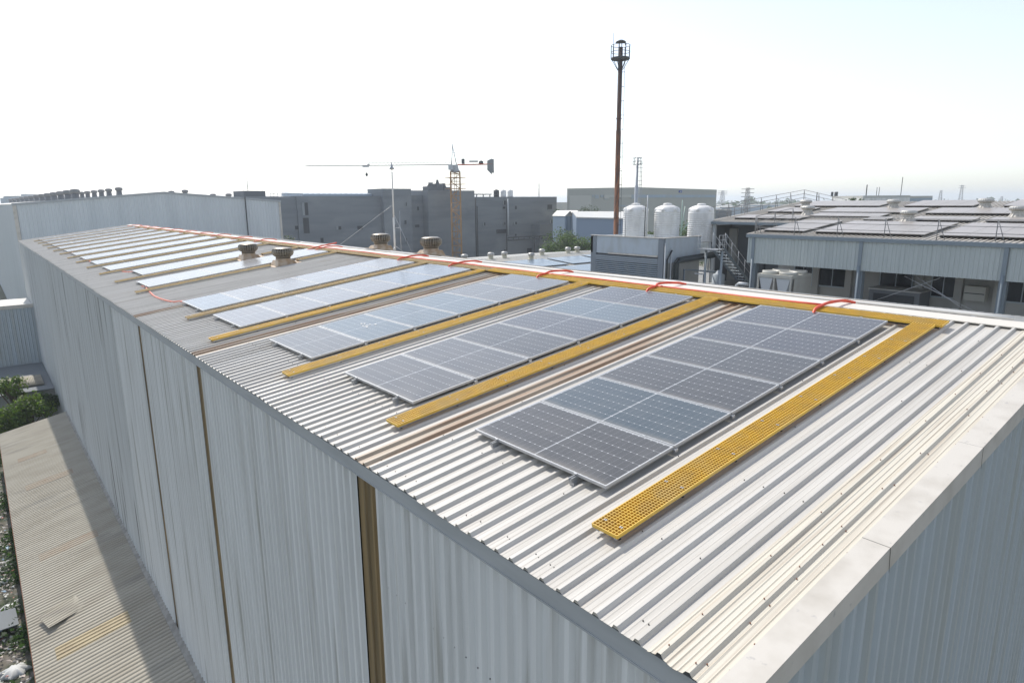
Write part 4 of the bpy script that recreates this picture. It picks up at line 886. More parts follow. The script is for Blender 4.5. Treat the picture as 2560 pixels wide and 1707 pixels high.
# water tanks
def watertank(px, pyt, pyb, wpx, D, label):
    p = dep(D, px, pyt); q = dep(D, px, pyb); r = wpx*D/FPX/2; h = p.z-q.z; zb_ = q.z - .4; h += .4
    t = thing('water_tank', (p.x,p.y,zb_), label, 'water tank', 'white tanks on the services building'); b = MB()
    pr = [(r*.95, 0)]; z = .05
    while z < h*.80:
        pr += [(r*.982, z), (r, z+.02), (r, z+.095), (r*.982, z+.115)]; z += .15
    pr += [(r*.985, h*.82), (r*.96, h*.86), (r*.85, h*.94), (r*.5, h*.985), (r*.3, h)]
    b.lathe((p.x,p.y,zb_), pr, 32); b.build('tank_body', M['tank'], t)
    b = MB(); b.lathe((p.x,p.y,zb_+h-.02), [(r*.34,0),(r*.34,.09),(r*.28,.13),(r*.05,.15)], 20); b.build('lid', M['tank'], t)
    b = MB()
    for k in range(6):
        a = 2*math.pi*(k+.3)/6; cvec = Vector((p.x+r*.80*math.cos(a), p.y+r*.80*math.sin(a), zb_+h*.90)); b.lathe(cvec-Vector((0,0,.18)), [(.2,0),(.19,.16),(.12,.24),(.03,.26)], 12)
    b.build('shoulder_lug', M['tank'], t); return t
watertank(1590, 512.5, 592, 62, 46, 'left white ribbed water tank, closest to the rusty chimney')
watertank(1669, 512.5, 596, 63, 45.5, 'middle white ribbed water tank on the services building')
watertank(1754, 513, 592, 63, 47.5, 'right white ribbed water tank, next to the solar roof corner')
def pipes3(): pass
a = dep(44, 1611, 590); pipe([(a.x,a.y,a.z-.5),(a.x,a.y,a.z+1.0),(a.x+.04,a.y,a.z+2.1)], .03, 'darkpipe', 'dark thin pipe in front of the left white tank')
a = dep(44, 1616, 590); pipe([(a.x,a.y,a.z-.5),(a.x,a.y,dep(44,1616,489).z)], .035, 'pane', 'tall pale pipe rising between the left and middle tanks')
a = dep(44, 1702, 592); pipe([(a.x,a.y,a.z-.5),(a.x,a.y,dep(44,1702,500).z)], .03, 'steelgreen', 'green upright pipe right of the middle white tank')
a = dep(44.5, 1702, 585); c = dep(44.5, 1713, 516); pipe([a, c], .03, 'steelgreen', 'leaning green bar between the middle and right tanks', name='brace')
a = dep(44.5, 1704, 578); c = dep(44.5, 1722, 557); pipe([a, c], .03, 'steelgreen', 'short green diagonal bar between middle and right tanks', name='brace')
a = dep(44.6, 1563, 590); pipe([(a.x,a.y,a.z-.4),(a.x,a.y,dep(44.6,1563,515).z),dep(44.6,1583,510)], .03, 'pane', 'thin white pipe bent over the left tank')
a = dep(44, 1787, 516); 
# stairs
st = thing('steel_staircase', on(1,TY-2,1800,640), 'steel staircase with rails descending right from the tank building landing', 'stairs')
A0, A1 = on(1, TY-1.6, 1782, 621), on(1, TY-1.6, 1850, 708)
def stp(f, o, h): return A0.lerp(A1, f) + Vector((0, o, h))
for o in (0, -.9):
    b = MB(); b.hexa([stp(-.02,o,-.16),stp(1.3,o,-.16),stp(1.3,o+.04,-.16),stp(-.02,o+.04,-.16),stp(-.02,o,.08),stp(1.3,o,.08),stp(1.3,o+.04,.08),stp(-.02,o+.04,.08)]); b.build('stringer', M['bluesteel'], st)
b = MB()
for k in range(15): f = k/11.5; p = stp(f,-.45,0); b.box((p.x-.14,p.y-.42,p.z-.03),(p.x+.14,p.y+.42,p.z))
b.build('treads', M['louvre'], st)
for o in (.02, -.88):
    b = MB(); b.tube([stp(0,o,1.0),stp(1.3,o,1.0)], .018, 6); b.tube([stp(0,o,.55),stp(1.3,o,.55)], .018, 6)
    for k in range(6): f = k/4.2; b.tube([stp(f,o,0),stp(f,o,1.0)], .02, 5)
    b.build('handrail', M['pane'], st)
b = MB(); p = stp(0,0,0); L0 = on(1,TY-1.6,1752,615)
b.box((L0.x+.5,TY-2.5,p.z-.07),(p.x,TY-1.0,p.z)); b.build('landing', M['galv'], st)
b = MB()
for yy in (TY-2.6, TY-1.05):
    for h in (.3,.6,.9): b.tube([(L0.x+.5,yy,p.z+h),(p.x,yy,p.z+h)], .014, 5)
    for f in (0,.5,1): b.tube([(L0.x+.5+(p.x-L0.x-.5)*f,yy,p.z),(L0.x+.5+(p.x-L0.x-.5)*f,yy,p.z+.9)], .014, 5)
b.build('landing_rail', M['pane'], st)
b = MB()
for f in (.9,): 
    for yy in (TY-2.4,TY-1.2): b.tube([(L0.x+(p.x-L0.x)*f,yy,GZ),(L0.x+(p.x-L0.x)*f,yy,p.z-.1)], .08, 6)
b.build('post', M['louvre'], st)
# ---------------------------------------------------------------- solar-roofed building on the right
X0, YC, ZE, XR, SLP = 33.0, 19.69, 1.15, 52.0, .0955
YF, XF = 26.15, 38.3
def rr(x, y, h=0): return Vector((x, y, ZE + SLP*(x-X0) + h))
rb = thing('solar_roof_building', (X0, 5, GZ), 'wide building with grey solar-covered roof and pale skirt cladding on the right', 'building')
b = MB()
def rbox(b, x0, x1, y0, y1, h0, h1): b.hexa([rr(x0,y0,h0),rr(x1,y0,h0),rr(x1,y1,h0),rr(x0,y1,h0),rr(x0,y0,h1),rr(x1,y0,h1),rr(x1,y1,h1),rr(x0,y1,h1)])
rbox(b, X0, XR, -30, YC, -.05, 0); rbox(b, XF, XR, YC, YF, -.05, 0)
y = -30
while y < YF-.1:
    rbox(b, X0 if y < YC-.1 else XF, XR, y, y+.06, 0, .045); y += .25
b.hexa([rr(XR,-30,-.05),(XR+22,-30,ZE),(XR+22,YF,ZE),rr(XR,YF,-.05),rr(XR,-30),(XR+22,-30,ZE+.05),(XR+22,YF,ZE+.05),rr(XR,YF)])
b.build('roof', M['roofr'], rb)
b = MB(); rbox(b, X0-.06, XR, YC+.0, YC+.10, -.12, .07) if 0 else None
rbox(b, X0-.1, XF, YC, YC+.08, -.1, .06); rbox(b, XF-.1, XR, YF, YF+.08, -.1, .06); b.build('gable_trim', M['flash'], rb)
b = MB(); b.box((X0-.16,-30,ZE-.17),(X0-.001,YC+.08,ZE+.02)); b.box((XF-.16,YC+.1,ZE+SLP*(XF-X0)-.15),(XF-.001,YF+.08,ZE+SLP*(XF-X0)+.02)); b.build('gutter', M['bluesteel'], rb)
wallribs('skirt_cladding', M['skirt'], rb, 'y', X0-.02, -30, YC-.0, -.55, ZE-.17, -1, pitch=.2, depth=.03)
b = MB(); zs = lambda x: ZE+SLP*(x-X0)-.06
b.hexa([(X0,YC-.04,-.55),(X0+.6,YC-.04,-.55),(X0+.6,YC,-.55),(X0,YC,-.55),(X0,YC-.04,zs(X0)),(X0+.6,YC-.04,zs(X0+.6)),(X0+.6,YC,zs(X0+.6)),(X0,YC,zs(X0))]); b.build('skirt_cladding', M['skirt'], rb)
colys = [19.3, 13.1, 6.75, .4, -6]
for y in colys:
    b = MB(); b.box((X0-.12,y-.09,-.6),(X0-.06,y+.09,ZE-.18)); b.tube([(X0-.1,y,GZ),(X0-.1,y,-.3)], .07, 8); b.box((X0+.05,y-.16,GZ),(X0+.4,y+.16,-.5)); b.build('column', M['bluesteel'], rb)
b = MB(); XI = 36.2; b.box((XI,-30,GZ),(XI+.3,YC-.3,ZE-.1)); b.box((XI+.3,YC-.3,GZ),(XR,YC-.5,ZE+.1)); b.build('inner_wall', M['plaster'], rb)
b = MB(); b.box((XF+2.5,YC+.05,GZ),(XF+2.8,YF-.1,1.5)); b.box((XF+.3,YF-.35,GZ),(XR,YF-.15,1.4)); b.build('recess_wall', M['cement2'], rb)
b = MB(); p = on(0, XF+2.45, 1798, 640); q = on(0, XF+2.45, 1846, 572); b.box((XF+2.3,q.y,GZ),(XF+2.49,p.y,q.z)); b.build('lift_wall', M['plaster'], rb)
b = MB(); b.box((XF+.1,YF-.6,GZ),(XF+.25,YF-.35,ZE+SLP*(XF-X0)-.15)); b.tube([(XF-.05,YF-.25,-2),(XF-.05,YF-.25,1.4)], .08, 8); b.build('column', M['pane'], rb)
b = MB(); b.tube([(XF+1.2,22.2,-6),(XF+1.2,22.2,.2),(XF+1.2,20.6,.2),(XF+1.2,20.6,-6)], .1, 8); b.build('dark_duct', M['darkpipe'], rb)
def iw(px0,px1,py0,py1):
    a = on(0,XI-.04,px0,py0); c = on(0,XI-.04,px1,py1); b = MB(); b.box((XI-.04,c.y,min(a.z,c.z)),(XI+.1,a.y,max(a.z,c.z))); f = b.build('window', M['glass'], rb)
    b = MB(); z0, z1 = min(a.z,c.z), max(a.z,c.z)
    b.box((XI-.09,c.y-.06,z0-.08),(XI-.041,a.y+.06,z0)); b.box((XI-.09,c.y-.06,z0),(XI-.041,c.y,z1)); b.box((XI-.09,a.y,z0),(XI-.041,a.y+.06,z1)); b.box((XI-.09,(a.y+c.y)/2-.02,z0),(XI-.041,(a.y+c.y)/2+.02,z1)); fr = b.build('frame', M['louvre'], f)
for q in ((1990,2028,655,712),(2052,2112,660,718),(2205,2278,670,722),(2335,2385,680,744),(2515,2600,700,760)): iw(*q)
b = MB()
for px in (2040, 2122, 2300, 2400, 2500):
    p = on(0,XI-.1,px,700); b.box((XI-.22,p.y-.18,GZ),(XI-.0,p.y+.18,.9))
b.build('pilaster', M['plaster'], rb)
for (a_, c_) in (((2260,690),(2460,790)),((2290,690),(2440,795)),((2350,695),(2170,757))):
    p, q = on(0,X0+.3,*a_), on(0,X0+.3,*c_); b = MB(); b.tube([p,q], .02, 5); b.build('bracing_rod', M['galv'], rb)
# arrays on that roof
def rp(x, y): 
    d = ray(1760+x*.3401, 450+y*.3401); t_ = (ZE + SLP*(CAM.x-X0) - CAM.z + .12)/(d.z - SLP*d.x); return CAM + d*t_
def rblock(x0, x1, y0, y1, label):
    t = thing('solar_panel_block', rr(x0,y0), label, 'solar panels', 'solar blocks on the right-hand roof')
    b = MB(); nx = max(1, round((x1-x0)/2.3)); ny = max(1, round((y1-y0)/1.15))
    for i in range(nx):
        for j in range(ny):
            xa_ = x0+(x1-x0)*i/nx+.01; xb_ = x0+(x1-x0)*(i+1)/nx-.01; ya = y0+(y1-y0)*j/ny+.01; yb = y0+(y1-y0)*(j+1)/ny-.01; rbox(b, xa_, xb_, ya, yb, .14, .18)
    b.build('panel_grid', M['solarfar'], t)
    b = MB(); n_ = max(2, int((y1-y0)/1.2))
    for k in range(n_+1):
        y = y0 + .1 + (y1-y0-.2)*k/n_; rbox(b, x0+.05, x1-.05, y-.03, y+.03, .045, .138)
    b.build('mounting_rail', M['darkpipe'], t)
for q in ((33.9,38.9,16.75,19.3,'solar block at the near left corner of the right-hand roof'),
          (33.9,38.9,10.5,16.15,'wide solar block in the front middle of the right-hand roof'),
          (33.9,38.9,4.0,9.9,'wide solar block at the front right edge of the right-hand roof'),
          (39.6,41.3,20.0,24.9,'thin solar block by the recessed left edge of the right-hand roof'),
          (41.2,43.0,15.6,20.2,'small solar block left of the middle roof vent, second tier'),
          (39.7,41.0,14.6,16.0,'smallest solar block beside the seam in front of the middle vent'),
          (39.9,41.6,10.2,13.4,'small solar block right of the middle roof vent, second tier'),
          (39.9,41.6,7.6,9.6,'small solar block near the right frame edge, second tier'),
          (43.6,46.4,14.5,20.6,'long solar block in the third tier, left of the middle vents'),
          (43.4,46.4,8.6,13.8,'long solar block in the third tier, right of the middle vents'),
          (43.4,46.4,3.0,8.0,'third tier solar block at the right frame edge'),
          (43.6,46.4,21.8,24.6,'third tier solar block near the guard rail slope'),
          (47.6,51.3,18.2,24.6,'top tier solar block left, along the ridge'),
          (47.6,51.3,12.4,16.6,'top tier solar block in the middle, along the ridge'),
          (47.6,51.3,3.0,10.8,'top tier solar block right, along the ridge')): rblock(*q)
bv = thing('roof_vent', (0,0,0), 'x', 'roof vent', 'turbine vents on the right-hand roof')
b = MB(); b.lathe((0,0,0), [(.66,-.42),(.46,-.22),(.34,-.06),(.30,.02)], 48, smooth=False, rmod=lambda j: 1.0 if j % 4 < 2 else .86); b.build('vent_base', M['flash'], bv)
b = MB(); b.lathe((0,0,0), [(.30,.02),(.30,.12),(.34,.14),(.42,.19),(.455,.26),(.44,.33),(.36,.39),(.2,.42),(.03,.43)], 48, smooth=False, rmod=lambda j: 1.0 if j % 2 else .965); b.build('turbine_head', M['ventsmall'], bv)
first = True
for (x, y, lb) in ((760,215,'vent on the right-hand roof nearest its left guard rail'),(745,165,'vent half hidden at the left end of the right-hand ridge'),(1497,262,'front vent in the middle of the right-hand roof'),(1388,170,'middle vent close to the ridge of the right-hand roof'),(2062,170,'right vent close to the ridge, under the radio masts'),(2300,235,'vent cut by the right frame edge on the solar roof')):
    d = ray(1760+x*.3401, 450+(y+50)*.3401); t_ = (ZE + SLP*(CAM.x-X0) - CAM.z)/(d.z - SLP*d.x); p = CAM + d*t_
    if first: c_ = bv; first = False
    else: c_ = copy_tree(bv)
    c_.location = p + Vector((0,0,.3)); c_['label'] = lb
# guard rails
def grail(pts, label, sup=True):
    t = thing('guard_rail', pts[0], label, 'railing', 'guard rails on the right-hand roof'); pts = [Vector(p) for p in pts]
    b = MB()
    for h in (1.0, .68, .36): b.tube([p+Vector((0,0,h)) for p in pts], .02, 5)
    b.build('rails', M['railing'], t)
    for i in range(len(pts)-1):
        L_ = (pts[i+1]-pts[i]); n_ = max(1, round(L_.length/2.4))
        for k in range(n_+(1 if i == len(pts)-2 else 0)):
            p = pts[i] + L_*(k/n_); b = MB(); b.tube([p, p+Vector((0,0,1.0))], .022, 5); b.tube([p+L_.normalized()*.35, p+Vector((0,0,1.0))], .018, 5); b.build('post', M['railing'], t)
grail([rr(X0+.25,YC-.3,.03), rr(X0+.25,-12,.03)], 'guard rail along the front eave of the solar roof')
grail([rr(X0+.4,YC-.15,.03), rr(XF-.5,YC-.15,.03)], 'short guard rail climbing the near gable edge of the solar roof')
grail([rr(XF+.1,YF-.1,.03), rr(XR,YF-.1,.03), (XR+8,YF-.1,ZE+SLP*(XR-X0)-.8)], 'guard rail climbing the far gable to the ridge and down again')
grail([dep(50,1752,562), dep(62,1868,538)], 'low guard rail behind the right white tank')
# chiller
cx0 = 31.0
def cq(px, py): return on(0, cx0, px, py)
p, q = cq(1894,680), cq(1979,694)
ck = thing('chiller', (cx0, q.y, -4), 'cream air-cooled chiller with V-shaped coils and round fan rings on top', 'chiller')
zt_ = (p.z+q.z)/2; y1_, y0_ = p.y, q.y; W_ = 2.3
b = MB(); b.box((cx0, y0_, zt_-.18), (cx0+W_, y1_, zt_)); b.build('top_deck', M['chiller'], ck)
b = MB()
for y in (y0_, (y0_+y1_)/2-.04, y1_-.08):
    for x in (cx0, cx0+W_-.08): b.box((x,y,-4.2),(x+.08,y+.08,zt_-.18))
b.build('frame_post', M['chiller'], ck)
hw = (y1_-y0_)/2
for k in range(2):
    ya = y0_+k*hw+.1; yb = ya+hw-.2; ym = (ya+yb)/2
    b = MB(); b.v += [Vector((cx0+.05,ya,zt_-.2)),Vector((cx0+.05,yb,zt_-.2)),Vector((cx0+.05,ym+.08,zt_-1.5)),Vector((cx0+.05,ym-.08,zt_-1.5))]; b.v += [v+Vector((W_-.1,0,0)) for v in b.v[:4]]
    for f in ((3,2,1,0),(4,5,6,7),(0,1,5,4),(1,2,6,5),(2,3,7,6),(3,0,4,7)): b.face(f)
    b.build('coil', M['pane'], ck)
b = MB(); b.box((cx0+.4,y0_+.02,zt_-1.4),(cx0+W_-.1,y0_+.05,zt_-.2)); b.build('side_panel', M['chiller'], ck)
for i in range(2):
    for j in range(2):
        b = MB(); b.lathe((cx0+.6+i*1.1, y0_+hw*(.5+j), zt_-.01), [(.48,0),(.50,.0),(.48,.17),(.43,.17),(.42,.1),(.1,.1)], 24); b.build('fan_ring', M['chiller'], ck)
dk = thing('plant_deck', (31, 12, GZ), 'raised concrete deck carrying the plant behind the ridge', 'deck')
b = MB(); b.box((28.5,-5,-4.5),(36.1,26,-4.2)); b.build('slab', M['road'], dk)
b = MB()
for y in (-4,3,10,17,24): b.box((28.7,y,GZ),(29.1,y+.4,-4.5))
b.build('support', M['plaster'], dk)
# dark units in the bay
a, c = on(0,34.5,2174,720), on(0,34.5,2300,735)
u_ = thing('generator_set', (34.5,(a.y+c.y)/2,-4.2), 'dark boxy generator unit under the skirt cladding', 'generator')
b = MB(); b.box((34.5,c.y,-4.2),(36.0,a.y,(a.z+c.z)/2)); b.build('enclosure', M['cement2'], u_)
b = MB(); b.box((34.45,c.y+.25,-3.9),(34.49,a.y-.25,(a.z+c.z)/2-.2)); b.build('grille', M['opening'], u_)
b = MB(); b.box((34.4,c.y-.06,(a.z+c.z)/2+.001),(36.05,a.y+.06,(a.z+c.z)/2+.06)); b.build('roof', M['plaster'], u_)
a, c = on(0,35.6,2412,714), on(0,35.6,2462,740)
u_ = thing('wall_unit', (35.6,a.y,a.z), 'grey wall-hung cabinet between dark windows on the right', 'cabinet')
b = MB(); b.box((35.6,c.y,c.z-.3),(36.19,a.y,a.z)); b.build('casing', M['beige'], u_); b = MB(); b.box((35.58,c.y+.03,(a.z+c.z)/2-.17),(35.599,a.y-.03,(a.z+c.z)/2-.13)); b.build('seam', M['opening'], u_)
a = on(0,X0-.7,1842,708); pipe([(X0-.7,a.y,-5),(X0-.7,a.y,a.z-.1),(X0-.7,a.y-.15,a.z),(X0-.7,on(0,X0-.7,1870,709).y,a.z)], .1, 'pane', 'thick pale elbow pipe at the foot of the stairs')
# ---------------------------------------------------------------- far background
def farbox(px0, px1, pyt, D, depth, label, mt='bluelt', name='distant_building', roofmt='rooflt', win=0):
    p = dep(D, px0, pyt); q = dep(D, px1, pyt); t = thing(name, ((p.x+q.x)/2,(p.y+q.y)/2,GZ), label, 'building', 'low buildings near the horizon')
    d = Vector((FW.x,FW.y,0)).normalized()*depth; z = (p.z+q.z)/2
    P0, P1 = Vector((p.x,p.y,0)), Vector((q.x,q.y,0))
    def H(z0, z1, g=0): 
        return [P0+Vector((0,0,z0)), P1+Vector((0,0,z0)), P1+d+Vector((0,0,z0)), P0+d+Vector((0,0,z0)), P0+Vector((0,0,z1)), P1+Vector((0,0,z1)), P1+d+Vector((0,0,z1)), P0+d+Vector((0,0,z1))]
    b = MB(); b.hexa(H(GZ, z-.4)); b.build('wall', M[mt], t)
    b = MB(); b.hexa(H(z-.395, z)); b.build('roof', M[roofmt], t)
    for k in range(win):
        a = P0.lerp(P1, (k+.3)/win); c = P0.lerp(P1, (k+.7)/win); n = -d.normalized()*.1; zz0, zz1 = z-2.6, z-1.4; b = MB()
        b.hexa([a+n+Vector((0,0,zz0)), c+n+Vector((0,0,zz0)), c+Vector((0,0,zz0)), a+Vector((0,0,zz0)), a+n+Vector((0,0,zz1)), c+n+Vector((0,0,zz1)), c+Vector((0,0,zz1)), a+Vector((0,0,zz1))]); b.build('window', M['louvre'], t)
    return t
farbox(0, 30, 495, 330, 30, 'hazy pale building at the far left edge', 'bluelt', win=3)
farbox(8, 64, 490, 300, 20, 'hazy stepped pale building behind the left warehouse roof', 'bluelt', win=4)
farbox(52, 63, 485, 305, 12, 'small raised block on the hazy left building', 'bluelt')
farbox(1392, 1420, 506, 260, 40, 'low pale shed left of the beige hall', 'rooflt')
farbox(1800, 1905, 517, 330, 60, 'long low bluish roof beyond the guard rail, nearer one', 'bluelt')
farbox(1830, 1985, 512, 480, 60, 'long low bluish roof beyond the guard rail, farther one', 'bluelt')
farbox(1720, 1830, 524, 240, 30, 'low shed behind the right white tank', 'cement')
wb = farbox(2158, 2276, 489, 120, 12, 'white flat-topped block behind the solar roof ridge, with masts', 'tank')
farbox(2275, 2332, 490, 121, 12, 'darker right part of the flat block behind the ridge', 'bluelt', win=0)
for px, y0, y1, D, r, lb in ((2168,462,490,121,.09,'dark whip antenna at the left of the white flat block'),(2193,468,490,121,.05,'left one of two short twin rods on the white flat block'),(2199,468,490,121,.05,'right one of two short twin rods on the white flat block'),(2257,443,490,121,.06,'tall thin mast at the middle of the white flat block'),(2043,481,503,90,.06,'short rod left of the small panel antenna')):
    pole(px, y0, y1, D, r, lb, 'antenna_pole', 'ladder', 'antenna')
t = thing('cell_antenna', dep(200,2088,500), 'stubby dark cell antenna mast above the right roof rail', 'antenna')
b = MB(); p = dep(200,2088,503); q = dep(200,2089,480); b.tube([p+Vector((0,0,-10)), q], .3, 6); b.build('mast', M['ladder'], t)
b = MB()
for k in range(6): a = q + Vector((math.cos(k)*.9, math.sin(k)*.9, -1.6*(k % 2)-.2)); b.box((a.x-.25,a.y-.25,a.z-1.2),(a.x+.25,a.y+.25,a.z+.2))
b.build('panels', M['ladder'], t)
def lattice(px, y0, y1, D, w_, label, mt='railing', arms=0):
    q = dep(D, px, y0); p = dep(D, px, y1); t = thing('lattice_tower', (q.x,q.y,GZ), label, 'tower', 'lattice towers near the horizon'); b = MB(); zt_ = q.z; z = GZ; H = zt_-GZ; n_ = 14
    def c_(s, s2, z): k = 1-.7*(z-GZ)/H; return Vector((q.x+s*w_*k, q.y+s2*w_*k, z))
    for s in (-1,1):
        for s2 in (-1,1): b.tube([c_(s,s2,GZ), c_(s,s2,zt_)], w_*.07, 4)
    for k in range(n_):
        za_, zb_ = GZ+H*k/n_, GZ+H*(k+1)/n_
        for s in (-1,1): b.tube([c_(-1,s,za_), c_(1,s,zb_)], w_*.05, 3); b.tube([c_(s,1,za_), c_(s,-1,zb_)], w_*.05, 3); b.tube([c_(-1,s,zb_), c_(1,s,zb_)], w_*.06, 3)
    for k in range(arms): z = zt_-H*.07*(k+.3); b.tube([Vector((q.x,q.y,z))-ex*w_*1.6, Vector((q.x,q.y,z))+ex*w_*1.6], w_*.09, 3)
    b.build('lattice', M[mt], t); return t
lattice(1870, 470, 520, 260, 1.6, 'dark lattice tower standing just left of the guard rail slope', 'railing', 5)
lattice(1807, 477, 515, 900, 4, 'faint power pylon behind the right tank', 'railing', 3)
lattice(2117, 490, 508, 900, 3, 'faint small pylon left of the lone tree top', 'railing', 2)
lattice(2353, 476, 506, 700, 2.4, 'faint mast just right of the flat blocks on the horizon', 'railing')
lattice(2406, 463, 506, 700, 2.4, 'tallest faint mast on the right horizon', 'railing', 2)
lattice(2505, 491, 506, 800, 2.4, 'faintest small mast at the far right horizon', 'railing')
# ---------------------------------------------------------------- trees
def tree(base, h, r, label, mt='leafm', n=1500, leaf=.3, trunk=None, seed=1, name='tree', grp=None, cat='tree', clumps=14, flat=.8):
    rg = random.Random(seed); base = Vector(base); t = thing(name, base, label, cat, grp)
    cz = h - r*flat; b = MB(); tr = trunk or h*.03
    b.tube([base, base+Vector((0,0,cz*.5)), base+Vector((.1*r,0,cz))], tr, 8, rf=lambda i: tr*(1, .75, .5)[i])
    cl = []
    for k in range(clumps):
        a = rg.uniform(0, 6.28); e = rg.uniform(-.7, 1); rad = rg.uniform(.3, .85)*r
        c_ = base + Vector((math.cos(a)*rad*math.sqrt(max(0,1-e*e)), math.sin(a)*rad*math.sqrt(max(0,1-e*e)), cz + e*rad*flat)); cl.append((c_, rg.uniform(.22,.42)*r))
        b.tube([base+Vector((0,0,cz*rg.uniform(.5,.95))), c_], tr*.3, 4)
    b.build('trunk', M['bark'], t)
    b = MB()
    for k in range(n):
        c_, cr_ = cl[rg.randrange(len(cl))]; d = Vector((rg.gauss(0,1), rg.gauss(0,1), rg.gauss(0,1))).normalized()*cr_*rg.random()**.4; p = c_+d
        nrm = (d.normalized() + Vector((rg.gauss(0,.7), rg.gauss(0,.7), rg.gauss(0,.7)+.4))).normalized(); a1 = nrm.cross(Vector((rg.random(),rg.random(),.3))).normalized(); a2 = nrm.cross(a1); s = leaf*rg.uniform(.5,1.2)
        b.quad(p-a1*s*.5, p+a2*s*.3, p+a1*s*.5, p-a2*s*.3)
    b.build('crown', M[mt], t); return t
# left side shrubs between lean-to and shed
for k, (x, y, h, r, mt, n) in enumerate([(-1.9,51.5,3.6,1.7,'leafy',3600),(-3.9,52.5,3.0,1.7,'leafy',2600),(-.9,54.0,3.2,1.2,'leafd',2200),(-2.6,55.0,4.4,1.3,'leafy',1500),(-4.6,56.5,2.8,1.6,'leafd',1600)]):
    tree((x,y,GZ), h, r, ['bright yellow-green bush just beyond the lean-to roof','yellow-green bush at the left frame edge beyond the lean-to','dark bush tucked against the streaked wall','tallest yellow-green sapling sticking up from the left bushes','dark green bush behind the bushes at the left edge'][k], mt, n, .20, seed=20+k, name='bush', grp='bushes beyond the lean-to', cat='bush', clumps=16)
tree((-3.0,76,GZ), 6.5, 2.6, 'dark tree in shade left of the big warehouse side wall', 'leafd', 3000, .35, seed=31)
tree((-7.5,90,GZ), 7.5, 3.0, 'dark tree at the left frame edge beyond the annex', 'leafd', 2500, .4, seed=32)
p = on(1,112,735,600); tree((p.x-2.2,112,GZ), 13.4, 3.2, 'tall thin green tree between the ribbed warehouse and the grey building', 'leafh', 3400, .42, seed=33, flat=1.9, clumps=24)
p = on(1,112,775,600); tree((p.x-.8,110,GZ), 9.5, 2.6, 'shorter green tree right beside the ribbed warehouse corner', 'leafh', 2200, .42, seed=34, flat=1.5)
for k,(px,D,h,r) in enumerate(((1385,100,9.6,3.0),(1408,96,11.2,3.4),(1432,98,11.8,3.6),(1462,95,11.0,3.2))):
    p = dep(D,px,600); tree((p.x,p.y,GZ), h, r, ['leftmost green tree behind the low workshop roof','second green tree behind the low workshop roof','fullest green tree behind the low workshop roof','green tree tucked against the tank building corner'][k], 'leafm', 6500, .34, seed=40+k, clumps=26, flat=.9, grp='trees behind the low workshop')
for k,(px,D,top,r) in enumerate(((1470,152,513,2.6),(1497,150,504,4.0),(1514,154,508,3.0),(1428,150,510,3.5),(1408,160,514,3.5),(1402,120,556,3.5),(1640,100,560,2.5),(1715,105,545,4.0),(1685,112,552,3.5))):
    p = dep(D,px,top); tree((p.x,p.y,GZ), p.z-GZ, r, ['small left tree before the beige hall door','tallest tree before the beige hall','right tree before the beige hall cabinet','hazy tree at the left end of the beige hall','hazy tree between grey building and beige hall','dark tree beside the pale blue shed','green tree glimpsed between left and middle tanks','green tree glimpsed between middle and right tanks','dark green tree just right of the middle tank'][k], 'leafh' if k in (0,1,2,3,4) else 'leafm', 1500, .42, seed=60+k, flat=1.2)
p = dep(110,2140,492); tree((p.x,p.y,GZ), p.z-GZ, 2.0, 'lone tree top poking over the solar roof ridge', 'leafd', 900, .3, seed=70)
# far-off woods
b = MB(); rg = random.Random(5)
for k in range(8000):
    px = rg.uniform(1100, 2560) if k % 3 else rg.uniform(1780, 2010); D = rg.uniform(420, 1500); p = dep(D, px, 505); hh = rg.uniform(9, 19)*(.7+.5*noise.noise(Vector((px*.02, D*.004, 0)))); s = rg.uniform(2.5, 6)
    c_ = Vector((p.x, p.y, GZ+hh*rg.uniform(.4,1)))
    a1 = Vector((rg.gauss(0,1),rg.gauss(0,1),rg.gauss(0,.5))).normalized(); a2 = a1.cross(Vector((rg.gauss(0,1),rg.gauss(0,1),rg.gauss(0,1)))).normalized()
    b.quad(c_-a1*s*.6, c_+a2*s*.5, c_+a1*s*.6, c_-a2*s*.5)
tag(b.build('distant_woods', M['leafh']), 'hazy far-off tree belt along the horizon', 'woods', kind='stuff')
# litter on the waste ground
rg = random.Random(8)
cols = [(.55,.55,.53),(.38,.36,.34),(.5,.42,.36),(.25,.38,.5),(.5,.2,.16),(.6,.58,.5),(.12,.12,.12)]
lm = [mat('litter_%s' % n_, c_, .6) for n_, c_ in zip(('white','grey','card','blue','red','cream','black'), cols)]
b = MB()
for k in range(1500):
    y = rg.uniform(19, 50); x = -3.75 - abs(rg.gauss(0, 1.3)) - .2; b.k = rg.choices(range(7), (3,6,3,1,1,3,6))[0]; s = rg.uniform(.03,.15)
    z = GZ + .05 + .35*max(0, noise.noise(Vector((x*.7,y*.5,1)))+.3)
    P = [Vector((x,y,z)) + Vector((rg.uniform(-s,s), rg.uniform(-s,s), rg.uniform(0,s*.5))) for _ in range(5)]; n0 = len(b.v); b.v += P; b.face((n0,n0+1,n0+2)); b.face((n0,n0+2,n0+3)); b.face((n0,n0+3,n0+4))
tag(b.build('litter', lm), 'scattered plastic and paper rubbish on the waste ground left of the lean-to', 'rubbish', kind='stuff')
b = MB()
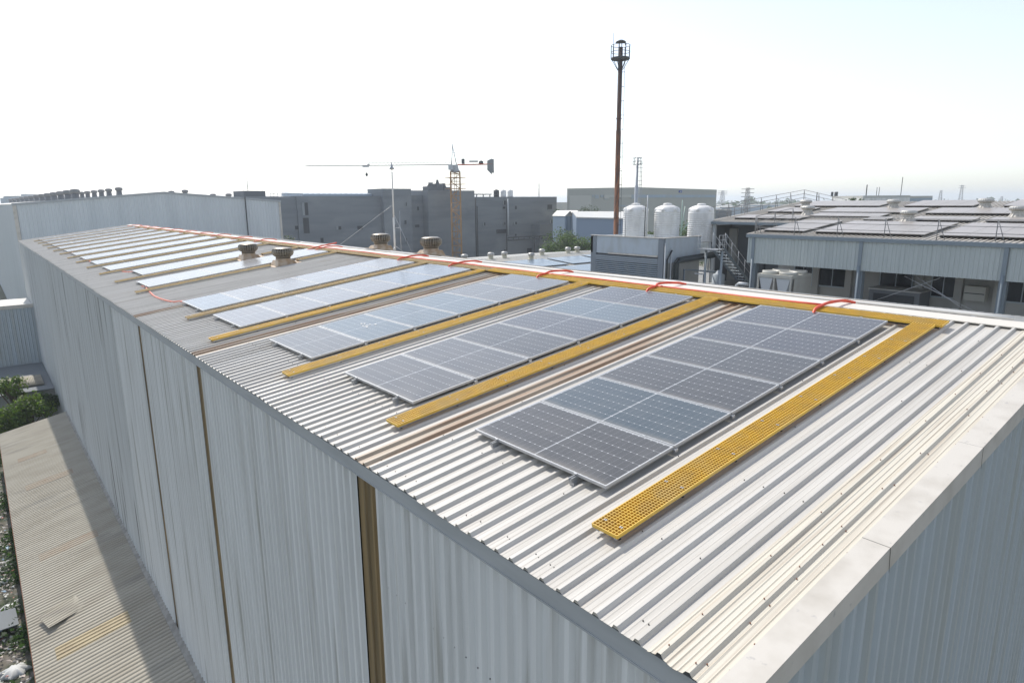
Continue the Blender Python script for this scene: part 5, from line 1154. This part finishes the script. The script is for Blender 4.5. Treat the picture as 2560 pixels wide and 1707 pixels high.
for k in range(9000):
    y = rg.uniform(19, 52); x = -3.8 - rg.random()**1.5*5; 
    if noise.noise(Vector((x*.5, y*.35, 4))) < -.02: continue
    s = rg.uniform(.05,.16); c_ = Vector((x,y,GZ+rg.uniform(.05,.4))); a1 = Vector((rg.gauss(0,1),rg.gauss(0,1),rg.gauss(0,.6))).normalized(); a2 = a1.cross(Vector((rg.gauss(0,1),rg.gauss(0,1),rg.gauss(0,1)))).normalized(); b.quad(c_-a1*s, c_+a2*s*.5, c_+a1*s, c_-a2*s*.5)
tag(b.build('weeds', M['leafd']), 'low dark weeds growing through the rubbish', 'weeds', kind='stuff')
for k, (x, y, r) in enumerate(((-4.25,29.6,.28),(-4.45,32.2,.25),(-4.3,24.8,.36))):
    b = MB(); b.lathe((x,y,GZ+.02), [(r,0),(r*1.12,r*.12),(r*1.0,r*.3),(r*.85,r*.42),(r*.55,r*.62),(r*.3,r*.66),(r*.1,r*.7)], 40, smooth=True, rmod=lambda j: 1+.16*math.sin(j*1.1+k)+.10*math.sin(j*2.3)+.06*math.sin(j*2.9+k)); tag(b.build('sack', lm[0]), ['crumpled white sack, middle one beside the lean-to edge','crumpled white sack, farthest beside the lean-to edge','large crumpled white sack, nearest to the bottom left corner'][k], 'sack', 'white sacks in the rubbish')
b = MB(); b.hexa([(-4.9,27.2,GZ+.5),(-4.0,27.6,GZ+.3),(-4.05,28.9,GZ+.35),(-5.0,28.6,GZ+.55),(-4.9,27.2,GZ+.53),(-4.0,27.6,GZ+.33),(-4.05,28.9,GZ+.38),(-5.0,28.6,GZ+.58)]); tag(b.build('board', M['cement']), 'flat grey board lying in the rubbish beside the lean-to', 'board')
# ---------------------------------------------------------------- haze
hz = bpy.data.materials.new('haze'); hz.use_nodes = True; N = hz.node_tree.nodes; N.clear()
o = N.new('ShaderNodeOutputMaterial'); pv = N.new('ShaderNodeVolumePrincipled'); pv.inputs['Color'].default_value = (.86,.92,1,1); pv.inputs['Density'].default_value = .00045; pv.inputs['Anisotropy'].default_value = .3
hz.node_tree.links.new(pv.outputs[0], o.inputs['Volume'])
b = MB(); b.box((-5100,-5100,GZ-1),(5100,5100,30)); tag(b.build('haze', hz), 'thin pale haze over the whole site', 'haze', kind='stuff')
